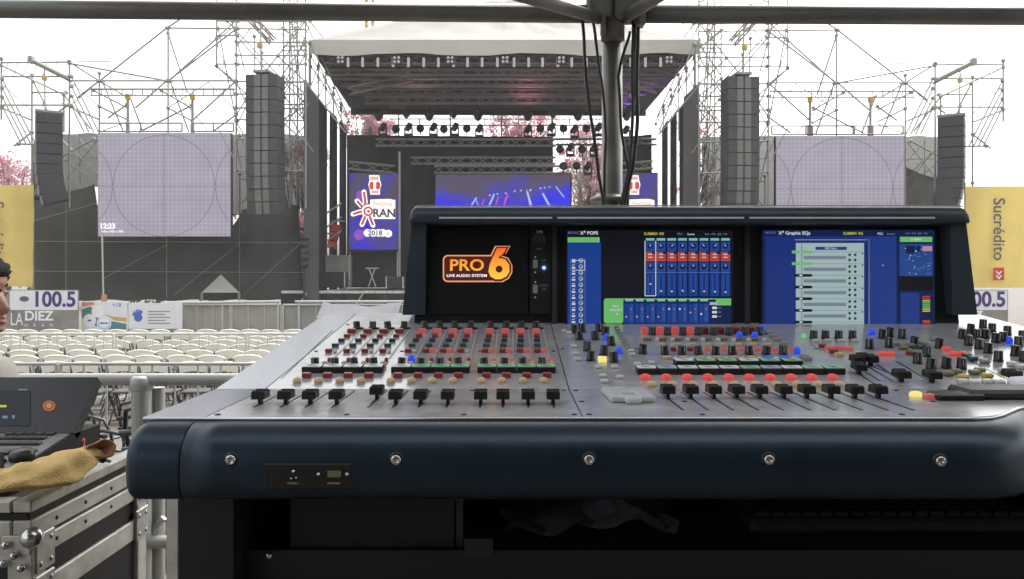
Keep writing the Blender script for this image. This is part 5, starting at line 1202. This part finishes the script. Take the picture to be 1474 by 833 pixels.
# loose cloth behind the left end of the desk
m = MB(); rows = []
for j in range(5):
    rows.append([Vector((W(462+i*9.5, 0, 1.74).x, 1.70+.016*j, H-.090+.0052*j+.010*(abs(i-6)/6)**2*(j/4)-.002*math.cos(i*1.2+j))) for i in range(13)])
m.loft(rows, False, False, False); solo('white_cloth', m, 'cloth_white', 'crumpled white cloth edge lying behind the back left of the desk', 'cloth', recalc=False)
# ---- case under the desk
cs = thing('desk_case', 'open black flight case with shelf that carries the mixing desk', 'flight case', (.29, 1.2, RZ))
zt_ = H-.236
def bx(name, a, b, mt, par=cs, bev=0): return part(name, MB().b2(a, b, bev), mt, par)
bx('side_panel', (-.372, .90, RZ), (-.312, 1.62, zt_), 'ply_black'); bx('side_panel', (.93, .95, RZ), (.96, 1.62, zt_), 'ply_black')
bx('back_panel', (-.312, 1.60, RZ), (.93, 1.62, zt_), 'ply_black')
yf = .95
bx('front_panel', (-.262, yf, H-.325), (-.068, yf+.02, zt_-.001), 'black_soft')
bx('shelf', (-.262, yf+.005, H-.345), (.93, 1.598, H-.328), 'ply_black')
bx('shelf_lip', (-.31, yf-.012, H-.352), (.93, yf+.004, H-.322), 'ply_black')
bx('front_board', (-.31, yf-.004, RZ), (.93, yf+.012, H-.354), 'black_soft')
bx('bracket', (-.066, yf, H-.335), (-.058, yf+.03, zt_-.002), 'black_plastic'); bx('latch', (-.055, yf-.02, H-.325), (-.022, yf-.01, H-.306), 'black_plastic')
bx('corner_post', (W(247, 0, 1.0).x, .985, RZ), (W(263, 0, 1.0).x, 1.01, zt_), 'alu_old')
m = MB(); m.lathe([(0, .002), (.004, .0015), (.005, -.001), (0, -.001)], W(386, 800, yf-.012), Mr, 10); part('screw', m, 'steel', cs)
m = MB(); rows = []; rp = random.Random(8)
for j in range(9):
    rows.append([Vector((W(725, 0, 1.05).x+.215*i/14+.01*math.sin(j*2.0), 1.0+j*.022, H-.322+.028*math.exp(-((i-10+j*.4)/3.2)**2)*(.4+.6*math.sin(j*.5))+.006*math.sin(i*1.3+j*.9)+rp.uniform(0, .004)+.0015*j)) for i in range(15)])
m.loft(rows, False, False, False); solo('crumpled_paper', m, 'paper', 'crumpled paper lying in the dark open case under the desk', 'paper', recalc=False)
kb = thing('keyboard', 'dark computer keyboard lying on the shelf under the right of the desk', 'keyboard', (.46, 1.05, H-.325)); 
bx('base', (W(1075, 0, 1.03).x, 1.01, H-.326), (W(1075, 0, 1.03).x+.36, 1.14, H-.308), 'chassis', kb, .004)
m = MB(); x0 = W(1075, 0, 1.03).x
for j in range(5):
    for i in range(17): m.box((x0+.018+i*.0202, 1.03+j*.022, H-.305), (.016, .017, .008), None, .001)
part('keys', m, 'black_soft', kb)
# ------------------------------------------------------------------ railing of the mixing platform
rg = thing('platform_railing', 'grey steel pipe railing along the front of the mixing platform', 'railing', W(205, 0, 3.0)*1)
def zrail(y): return H-(y-HY)/F*3.0
tubei('rail', (-3.6, 3.0, zrail(546)), (2.6, 3.0, zrail(546)), .0235, 'galv', rg, 14)
for px, w in ((204, .035), (-160, .03), (700, .03), (1500, .03)): tubei('post', (W(px, 0, 3.0).x, 3.0, RZ), (W(px, 0, 3.0).x, 3.0, zrail(548)), w, 'galv', rg, 14)
tubei('lower_rail', (-3.6, 3.0, zrail(780)), (2.6, 3.0, zrail(780)), .0235, 'galv', rg, 14)
tubei('upright', (W(228, 0, 3.05).x, 3.05, RZ), (W(228, 0, 3.05).x, 3.05, zrail(560)), .024, 'galv', rg, 12)
tubei('brace', W(212, 775, 3.02), W(236, 745, 3.02), .012, 'galv', rg, 8)
part('clamp', MB().lathe([(.03, -.03), (.042, -.02), (.042, .02), (.03, .03)], W(204, 552, 3.0), None, 14), 'galv', rg)
# ------------------------------------------------------------------ chairs
def chair():
    t = thing('plastic_chair', '', 'chair', (0, 0, 0), 'white plastic chairs in rows'); n = 12
    rows = []
    for j in range(6):
        v = j/5; row = []
        for i in range(n+1):
            u = i/n*2-1; top = .885-.05*abs(u)**2.6; bot = .70+.05*(1-u*u)
            row.append(Vector((u*.222, -.20+.035*(1-u*u)*-1-.05*v+.0, bot+(top-bot)*v)))
        rows.append(row)
    m = MB(); m.loft(rows, False, False); m.loft([[p_+Vector((0, .018, 0)) for p_ in r_] for r_ in rows], False, False)
    rim = [p_+Vector((0, .009, 0)) for p_ in rows[-1]]; m.path(rim, .013, 6)
    part('backrest', m, 'chair_white', t)
    part('seat', MB().box((0, .02, .44), (.39, .40, .035), None, .012), 'chair_shade', t)
    for s in (-1, 1):
        m = MB(); m.path([(s*.205, .21, 0), (s*.20, .0, .43), (s*.205, -.2, .62), (s*.205, -.24, .825)], .012, 6); part('frame', m, 'chair_shade', t)
        m = MB(); m.path([(s*.19, -.23, 0), (s*.19, .10, .43)], .012, 6); part('leg', m, 'chair_shade', t)
    part('crossbar', MB().tube((-.19, -.2, .06), (.19, -.2, .06), .01, 6), 'chair_shade', t)
    return t
C0 = chair(); first = True; rc_ = random.Random(4)
rowdefs = [(11.4, 'nearest the grey barrier'), (12.3, 'second from the grey barrier'), (13.15, 'before the thin wire barriers'), (14.2, 'just behind the thin barriers'), (15.1, 'second behind the thin barriers'),
           (16.0, 'third behind the thin barriers'), (16.95, 'second last before the stage'), (17.9, 'last before the stage')]
for y, nm in rowdefs:
    x = W(-12, 0, y).x+rc_.uniform(0, .2); k = 0
    while x < W(560, 0, y).x:
        if k > 2 and rc_.random() < .05: x += .475; continue
        o = C0 if first else copy_tree(C0); first = False
        o.location = (x, y+rc_.uniform(-.04, .04), 0.005); o.rotation_euler = (0, 0, rc_.uniform(-.12, .12)); o['label'] = '%s white chair from the left in the row %s' % (ORD[k], nm); k += 1
        x += .475+rc_.uniform(-.02, .03)
# black stacked chairs close behind the railing
def bchair(x, y, z, rz):
    t = thing('black_chair', '', 'chair', (0, 0, 0), 'black chairs behind the railing')
    m = MB(); m.path([(-.21, -.2, 0), (-.21, -.18, .45), (-.215, -.24, .72), (-.17, -.27, .84), (0, -.285, .875), (.17, -.27, .84), (.215, -.24, .72), (.21, -.18, .45), (.21, -.2, 0)], .014, 8); part('frame', m, 'black_plastic', t)
    m = MB(); m.path([(-.2, -.28, .7), (0, -.3, .735), (.2, -.28, .7)], .02, 8); m.path([(-.2, -.265, .6), (0, -.285, .63), (.2, -.265, .6)], .014, 8); part('backrest', m, 'black_plastic', t)
    part('seat', MB().box((0, 0, .45), (.42, .42, .03), None, .012), 'black_plastic', t)
    for s in (-1, 1): part('leg', MB().tube((s*.2, .2, .45), (s*.21, .22, 0), .014, 8), 'black_plastic', t)
    return t
B0 = bchair(0, 0, 0, 0)
k = 0; rb_ = random.Random(12)
for j, y in enumerate((4.1, 4.9, 5.7, 6.5, 7.3, 8.1)):
    x = W(-30, 0, y).x; i = 0
    while x < W(420, 0, y).x:
        o = B0 if k == 0 else copy_tree(B0); o.location = (x, y+rb_.uniform(-.1, .1), .45 if j < 2 else .006); o.rotation_euler = (0, 0, rb_.uniform(-.5, .5))
        o['label'] = '%s black chair from the left in row %s behind the platform railing' % (ORD[i], ['one', 'two', 'three', 'four', 'five', 'six'][j]); k += 1; i += 1
        x += rb_.uniform(.55, .68)
t = thing('chair_platform', 'low dark platform under the black chairs nearest the railing', 'platform', (-2.4, 4.5, .004))
part('top', MB().b2((-4.4, 3.7, .40), (-.6, 5.35, .448)), 'black_soft', t); part('skirt', MB().b2((-4.38, 3.72, .006), (-.62, 5.33, .399)), 'drape', t)
# ------------------------------------------------------------------ case with the small lighting console at the left
XC, Y1, Y2, X0c = -.75, 1.254, 1.64, -1.62
fc = thing('road_case', 'worn black road case with scratched aluminium edges and a steel ball corner', 'flight case', (-1.15, 1.45, RZ))
def pb(name, a, b, mt, par=fc, bev=.002): return part(name, MB().b2(a, b, bev), mt, par)
hz = lambda z: H+z
pb('base_panel', (X0c, Y1, RZ+.06), (XC-.006, Y2, hz(-.42)), 'ply_black'); pb('tray_panel', (X0c, Y1+.004, hz(-.40)), (XC-.006, Y2-.004, hz(-.372)), 'ply_black')
for z_0, z_1, nm in ((-.372, -.354, 'lid_edge'), (-.414, -.385, 'edge_profile'), (-.449, -.4195, 'edge_profile'), (-.527, -.488, 'edge_profile'), (-1.19, -1.15, 'edge_profile')):
    pb(nm, (XC-.03, Y1, hz(z_0)), (XC, Y2, hz(z_1)), 'alu_old'); pb(nm, (X0c, Y1-.002, hz(z_0)), (XC-.031, Y1+.028, hz(z_1)), 'alu_old')
pb('tray_top', (X0c+.03, Y1+.03, hz(-.3725)), (XC-.031, Y2-.002, hz(-.362)), 'console_grey')
for y in (Y1-.003, Y2-.035): pb('corner_profile', (XC-.036, y, RZ+.06), (XC+.003, y+.038, hz(-.4202)), 'alu_old')
for y, z in ((Y2-.02, -.43), (Y2-.02, -.50), (Y1+.03, -.44), (Y1+.03, -.505)):
    pb('bracket', (XC+.001, y-.026, hz(z)-.03), (XC+.006, y+.026, hz(z)+.03), 'alu')
    for dy in (-.014, .014):
        for dz in (-.018, .018): part('rivet', MB().lathe([(.005, 0), (.004, .002), (0, .0028)], (XC+.0055, y+dy, hz(z)+dz), Matrix.Rotation(R(90), 4, 'Y'), 8), 'steel', fc)
for k in range(4):
    for z in (-.40, -.434): part('rivet', MB().lathe([(.004, 0), (.003, .002), (0, .0025)], (XC-.0005, Y1+.07+k*.09, hz(z)), Matrix.Rotation(R(90), 4, 'Y'), 8), 'cab_dark', fc)
def sph(c, r, n=14): return MB().lathe([(r*math.sin(math.pi*k/n), -r*math.cos(math.pi*k/n)) for k in range(n+1)], c, None, 20)
bc = W(46, 774, 1.238); part('ball_corner', sph(bc, .0165), 'steel', fc)
for q in ((20, 800), (4, 812), (30, 818), (8, 785)): part('corner_fitting', sph(W(q[0], q[1], 1.243), .0065, 8), 'steel', fc)
pb('latch', W(0, 800, 1.2495), W(45, 770, 1.2525), 'alu_old'); pb('latch', W(-12, 700, 1.249), W(7, 650, 1.2525), 'cab_dark')
for x in (X0c+.06, XC-.08):
    for y in (Y1+.06, Y2-.06): part('castor', MB().lathe([(0, -.02), (.03, -.02), (.03, .02), (0, .02)], (x, y, RZ+.031), Matrix.Rotation(R(90), 4, 'Y'), 12), 'black_plastic', fc)
# lighting console
lc = thing('lighting_console', 'small lighting console with tilted black screen and an orange round badge', 'lighting console', (-1.15, 1.35, hz(-.36)))
xr = -.82
m = MB(); m.prism([(xr, 1.10+.17, hz(-.3605)), (xr, 1.10+.17, hz(-.335)), (xr, 1.50, hz(-.298)), (xr, 1.60, hz(-.298)), (xr, 1.60, hz(-.3605))], (-.72, 0, 0)); lbdy = part('body', m, 'black_soft', lc)
PK2 = Pl((0, 1.50, hz(-.298)), (0, -.037/.23, 1))
m = MB(); m.prism([Vector((xr-.004, 1.275, hz(-.3342))), Vector((xr-.004, 1.497, hz(-.2985))), Vector((xr-.716, 1.497, hz(-.2985))), Vector((xr-.716, 1.275, hz(-.3342)))], (0, -.0003, .0025)); kp = part('key_panel', m, 'console_grey', lc)
PS = Pl((xr, 1.502, hz(-.296)), (0, -1, .95)); up = PS.u
m = MB(); P = [Vector((xr, 1.502, hz(-.296))), Vector((xr-.72, 1.502, hz(-.296)))]; m.prism([P[0], P[1], P[1]+up*.128, P[0]+up*.128], -PS.n*.022); sp_ = part('screen_back', m, 'pod_black', lc)
m = MB(); PS.rect(m, -160, 613, 44, 562, .001); m.mi = 1; PS.rect(m, -100, 587, 10, 583.5, .002)
m.mi = 2; PS.rect(m, 27, 562.5, 40, 560.5, .002); PS.rect(m, 4, 603, 12, 599, .002); PS.rect(m, 18, 603, 22, 598, .002); PS.rect(m, -40, 603, -10, 598, .002)
M['scr_slate'] = em('scr_slate', (.008, .012, .016), 1)
part('screen', m, ['scr_slate', 'scr_yel', 'scr_dim'], sp_, False)
m = MB(); PS.disc(m, 71, 584.5, 9, .001, 20, 7.6); m.mi = 1; PS.disc(m, 71, 584.5, 7, .0016, 20, 5.8); m.mi = 2; PS.disc(m, 71, 584.5, 4, .0022, 14, 3.2); m.mi = 3; PS.text(m, 'ma', 71, 584.5, 3.6, .0028)
part('badge', m, [em('badge_rim', (.75, .22, .03), .8), em('badge_mid', (.5, .16, .05), .6), em('badge_core', (.9, .5, .2), .8), 'black_ink'], sp_, False)
for j, y in enumerate((627, 633, 641, 652)):
    for i in range(5):
        px = 66-i*14-j*7+(0 if j else 6)
        c = PK2.at(px, y, .003); part('key', MB().box(c, (.018, .013, .008), Matrix.Rotation(.16, 4, 'X'), .002), 'black_plastic', kp)
c = PK2.at(32, 662, .003); part('encoder_wheel', MB().lathe([(.02, 0), (.02, .008), (.017, .014), (.006, .016), (0, .0155)], c, Matrix.Rotation(.16, 4, 'X'), 20), 'black_plastic', kp)
for px, y in ((4, 655), (-14, 650), (-2, 668)): part('key', MB().box(PK2.at(px, y, .003), (.022, .015, .01), Matrix.Rotation(.16, 4, 'X'), .002), 'black_plastic', kp)
m = MB(); PR = Matrix.Translation(Vector((xr+.001, 1.535, hz(-.323)))) @ Matrix(((0, 0, 1, 0), (1, 0, 0, 0), (0, 1, 0, 0), (0, 0, 0, 1))); m.text('.2', .026, PR, 'CENTER', .03); part('number', m, 'lit_pink', lbdy, False)
# yellow work cloth / gloves
path = [(-30, 704, 1.15), (0, 698, 1.18), (30, 692, 1.22), (60, 686, 1.27), (88, 674, 1.33), (112, 662, 1.39), (130, 654, 1.42), (146, 648, 1.40)]
wid = [.018, .026, .037, .046, .045, .036, .028, .030]
def cloth(path, wid, hgt, seed, mt, label, name='work_cloth'):
    rows = []; r_ = random.Random(seed); ph = [r_.uniform(0, 6) for _ in range(4)]
    pts = [W(*p_) for p_ in path]; n = len(pts); fine = []
    for i in range((n-1)*5+1):
        a = i/5; k = min(int(a), n-2); f = a-k; fine.append((pts[k].lerp(pts[k+1], f), wid[k]*(1-f)+wid[k+1]*f))
    for i, (c, w) in enumerate(fine):
        d = (fine[min(i+1, len(fine)-1)][0]-fine[max(i-1, 0)][0]).normalized(); sd_ = d.cross(Vector((0, 0, 1))).normalized(); up_ = sd_.cross(d); ring = []
        for k in range(28):
            a = 2*math.pi*k/28; q = 1.06+.11*math.sin(3*a+ph[0]+i*.16)-.16*abs(math.sin(2.5*a+ph[1]-i*.13))+.06*math.sin(i*.8+a*2+ph[2])+.10*math.exp(-((i-14)/4)**2)*math.sin(a*2+1)
            x_, z_ = math.cos(a)*w*q, math.sin(a)*w*hgt*q
            if z_ < 0: x_ *= 1.12; z_ *= .7
            ring.append(c+sd_*x_+up_*z_)
        rows.append(ring)
    e = rows[-1]; c = sum(e, Vector())/len(e); d = (c-sum(rows[-4], Vector())/28).normalized(); m = MB(); m.loft(rows, True, False, True)
    m.mi = 1; inner = [[p_+(c-p_)*f-d*dd for p_ in e] for f, dd in ((0, 0), (.12, -.004), (.3, .004), (.6, .02), (.95, .03))]; m.loft(inner, True, False, True)
    e = rows[0]; c = sum(e, Vector())/28; m.mi = 0; m.loft([[p_+(c-p_)*f for p_ in e] for f in (.98, .5, 0)], True, False, True)
    return solo(name, m, mt, label, 'glove', 'yellow work gloves on the case')
cloth(path, wid, .62, 3, ['cloth_yellow', 'cloth_rust'], 'large yellow fabric glove with open reddish cuff lying on the road case', 'work_glove')
cloth([(-40, 690, 1.20), (-5, 686, 1.23), (25, 682, 1.27), (48, 678, 1.31), (62, 679, 1.32)], [.016, .018, .02, .018, .012], .6, 9, ['cloth_yellow', 'cloth_yellow'], 'smaller yellow glove lying behind the large one against the console', 'work_glove')
c = W(148, 661, 1.46); t = thing('glove_toggle', 'small black toggle at the cuff of the yellow glove', 'toggle', c); part('bead', sph(c, .007, 8), 'black_plastic', t); tubei('cord', c, W(158, 664, 1.5), .003, 'black_plastic', t, 6)
# ------------------------------------------------------------------ the person at the left edge (seated, in profile, looking right)
HC = W(-31, 424, 2.45); bx_, by_, bz_ = HC.x-.06, HC.y, HC.z
pt = thing('person', 'dark haired person in a grey shirt, face in profile at the left edge, looking right', 'person', (bx_, by_, RZ))
def skin_mesh(chains):
    """chains: list of [(pos, radius), ...] that share joints by position"""
    vs, rs, es, idx = [], [], [], {}
    for ch in chains:
        prev = None
        for p_, r in ch:
            k = tuple(round(q, 4) for q in p_)
            if k not in idx: idx[k] = len(vs); vs.append(p_); rs.append(r)
            if prev is not None and prev != idx[k]: es.append((prev, idx[k]))
            prev = idx[k]
    me = bpy.data.meshes.new('s'); me.from_pydata(vs, es, []); ob = bpy.data.objects.new('s', me); COL.objects.link(ob)
    md = ob.modifiers.new('k', 'SKIN'); ob.modifiers.new('u', 'SUBSURF').levels = 2
    for i, v in enumerate(me.skin_vertices[0].data): v.radius = rs[i] if isinstance(rs[i], tuple) else (rs[i], rs[i]); v.use_root = (i == 0)
    dg = bpy.context.evaluated_depsgraph_get(); out = bpy.data.meshes.new_from_object(ob.evaluated_get(dg)); r_ = ([v.co.copy() for v in out.vertices], [list(p_.vertices) for p_ in out.polygons])
    bpy.data.objects.remove(ob); return r_
zs = bz_-.235      # shoulder line
hipz = bz_-.72; J = lambda x, y, z: (bx_+x, by_+y, z)
ch = [[(J(0, 0, hipz), (.15, .11)), (J(0, 0, hipz+.16), (.135, .10)), (J(.01, 0, hipz+.32), (.16, .115)), (J(.005, 0, zs-.03), (.15, .10)), (J(.01, 0, zs+.05), (.062, .062)), (J(.025, 0, zs+.13), (.056, .056))]]
for s in (-1, 1):
    ch.append([(J(.005, 0, zs-.03), (.15, .10)), (J(0, s*.17, zs-.02), .066), (J(-.01, s*.215, zs-.08), .058), (J(.03, s*.235, zs-.30), .044), (J(.20, s*.20, zs-.42), .036), (J(.27, s*.17, zs-.43), .026), (J(.32, s*.16, zs-.44), (.034, .018))])
    for k in range(4): ch.append([(J(.32, s*.16, zs-.44), (.034, .018)), (J(.345, s*(.16+.022*(k-1.5)), zs-.44), .010), (J(.38+.006*(k in (1, 2)), s*(.16+.024*(k-1.5)), zs-.455), .0085), (J(.395+.006*(k in (1, 2)), s*(.16+.024*(k-1.5)), zs-.48), .0075)])
    ch.append([(J(.27, s*.17, zs-.43), .026), (J(.30, s*.125, zs-.45), .010), (J(.335, s*.11, zs-.465), .0085)])
    ch.append([(J(0, 0, hipz), (.15, .11)), (J(.05, s*.1, hipz-.02), .085), (J(.42, s*.14, hipz+.0), .062), (J(.44, s*.14, hipz-.22), .055), (J(.42, s*.14, RZ+.09), .042), (J(.44, s*.14, RZ+.045), .042), (J(.56, s*.15, RZ+.035), .035)])
v, f = skin_mesh(ch)
hm = MB()
for fi in f:
    pass
o_ = 0
groups = {0: [], 1: [], 2: [], 3: []}
for fi in f:
    c = sum((v[i] for i in fi), Vector())/len(fi); z = c.z; dx, dy = c.x-bx_, abs(c.y-by_)
    if z < RZ+.085: g = 3
    elif z < hipz+.03 and not (dx > .1 and z > hipz+.06): g = 2
    elif z > zs+.055 or (dy > .12 and dx > .245 and z < zs-.36): g = 0
    else: g = 1
    groups[g].append(fi)
# head: horizontal slices, face towards +X
SLC = [(-.125, .045, .04, .045), (-.118, .072, .05, .056), (-.105, .083, .055, .064), (-.085, .084, .066, .070), (-.06, .083, .082, .073), (-.035, .083, .092, .076), (-.01, .082, .10, .078), (.015, .084, .103, .079), (.04, .088, .103, .079), (.065, .086, .10, .076), (.09, .074, .088, .066), (.108, .05, .066, .048), (.118, .02, .034, .022)]
def nose(z): return max(0, .030*(1-abs((z+.042)/.05)) if z > -.062 and z < .012 else 0) + (.010*math.exp(-((z+.083)/.008)**2)+.008*math.exp(-((z+.070)/.006)**2)+.007*math.exp(-((z+.108)/.012)**2)) + (-.006*math.exp(-((z-.012)/.012)**2)) + .004*math.exp(-((z-.033)/.01)**2)
hc = Vector((bx_+.045, by_, bz_)); NS = 48; rings = []
zl_ = [-.125+.243*k/54 for k in range(55)]
def slc(z):
    for a, b in zip(SLC, SLC[1:]):
        if a[0] <= z <= b[0]+1e-6:
            t_ = (z-a[0])/(b[0]-a[0]); t_ = t_*t_*(3-2*t_)*.4+t_*.6; return [a[k]+(b[k]-a[k])*t_ for k in (1, 2, 3)]
    return SLC[-1][1:]
for z in zl_:
    fr_, bk, hw = slc(z); ring = []
    for k in range(NS):
        a = 2*math.pi*k/NS-math.pi; c_, s_ = math.cos(a), math.sin(a)
        x = (fr_ if c_ > 0 else bk)*math.copysign(abs(c_)**.9, c_); y = hw*math.copysign(abs(s_)**.92, s_)
        w_ = .20+.10*max(0, -(z+.045)*20 if z < -.03 else 0); x += nose(z)*math.exp(-(a/(.22 if z > -.065 else .45))**2)
        x -= .011*math.exp(-((abs(a)-.48)/.16)**2)*math.exp(-((z-.004)/.014)**2)
        ring.append(hc+Vector((x, y, z)))
    rings.append(ring)
hm.mi = 0; hm.add(v, groups[0], True); hm.mi = 1; hm.add(v, groups[1], True); hm.mi = 2; hm.add(v, groups[2], True); hm.mi = 3; hm.add(v, groups[3], True)
hm.mi = 0; hm.loft(rings, True, True, True)
for s in (-1, 1):
    e = []
    for k in range(7):
        t_ = k/6*math.pi; e.append([hc+Vector((-.012+(.017*math.cos(a))*math.sin(t_)**.5-.004*math.sin(a), s*(.077+.011*math.sin(t_)+.012*(k/6)), -.022+.032*math.sin(a)*math.sin(t_)**.5)) for a in [2*math.pi*q/14 for q in range(14)]])
    hm.loft(e, True, True, True)
body = part('body', hm, ['skin', 'shirt', 'trousers', 'black_soft'], pt)
for s in (-1, 1):
    a = .48*s; c = hc+Vector((.069, s*.034, .004)); em_ = sph(c, .0115, 10); em_.mi = 1; em_.add(*[(lambda q: (q.v, q.f))(sph(c+Vector((.0075, s*.002, 0)), .0048, 8))][0], True)
    part('eye', em_, ['eye_white', 'hair'], pt)
    m = MB(); m.path([hc+Vector((.083, s*.014, .026)), hc+Vector((.083, s*.03, .031)), hc+Vector((.070, s*.05, .026))], [.003, .0042, .0025], 6); part('eyebrow', m, 'hair', pt)
for z, r in ((-.070, .0042), (-.083, .0055)):
    m = MB(); m.path([hc+Vector((.074, -.026, z-.001)), hc+Vector((.0885, -.012, z)), hc+Vector((.0915, 0, z+.0005)), hc+Vector((.0885, .012, z)), hc+Vector((.074, .026, z-.001))], [.0015, r*.8, r, r*.8, .0015], 8); part('lip', m, 'lip', pt)
hr = []; rh = random.Random(6)
for z in [-.075+.208*k/26 for k in range(27)]:
    fr_, bk, hw = slc(min(z, .1179)); top = max(0, z-.04); ring = []
    for k in range(NS):
        a = 2*math.pi*k/NS-math.pi; c_, s_ = math.cos(a), math.sin(a)
        hair_line = .052 if abs(a) < .9 else (.03 if abs(a) < 1.35 else (.0 if abs(a) < 1.9 else -.08))
        th = -.004+(.016+.010*min(1, top*12))*min(1, max(0, (z-hair_line)/.022))**.6
        sc_ = max(.25, 1-max(0, (z-.105)/.03)**2*.8)
        x = (fr_ if c_ > 0 else bk)*math.copysign(abs(c_)**.9, c_)*sc_+c_*th; y = (hw*math.copysign(abs(s_)**.92, s_))*sc_+s_*th
        n_ = rh.uniform(-.003, .003) if z > hair_line else 0
        ring.append(hc+Vector((x+n_, y+n_, z+n_)))
    hr.append(ring)
m = MB(); m.loft(hr, True, True, True); part('hair', m, 'hair', pt)
m = MB(); m.path([Vector((bx_+.02+.066*math.cos(2*math.pi*k/16), by_+.07*math.sin(2*math.pi*k/16), zs+.062+.012*math.cos(2*math.pi*k/16)*-1)) for k in range(17)], .011, 8); part('collar', m, 'shirt', pt)
sl_ = thing('stool', 'dark round stool under the person at the left edge', 'stool', (bx_, by_, RZ)); part('seat', MB().lathe([(0, 0), (.17, 0), (.18, .02), (.17, .045), (0, .05)], (bx_, by_, hipz-.15)), 'black_soft', sl_)
for a in (.8, 2.4, 3.9, 5.5): tubei('leg', (bx_+.2*math.cos(a), by_+.2*math.sin(a), RZ+.004), (bx_+.12*math.cos(a), by_+.12*math.sin(a), hipz-.15), .014, 'galv', sl_)
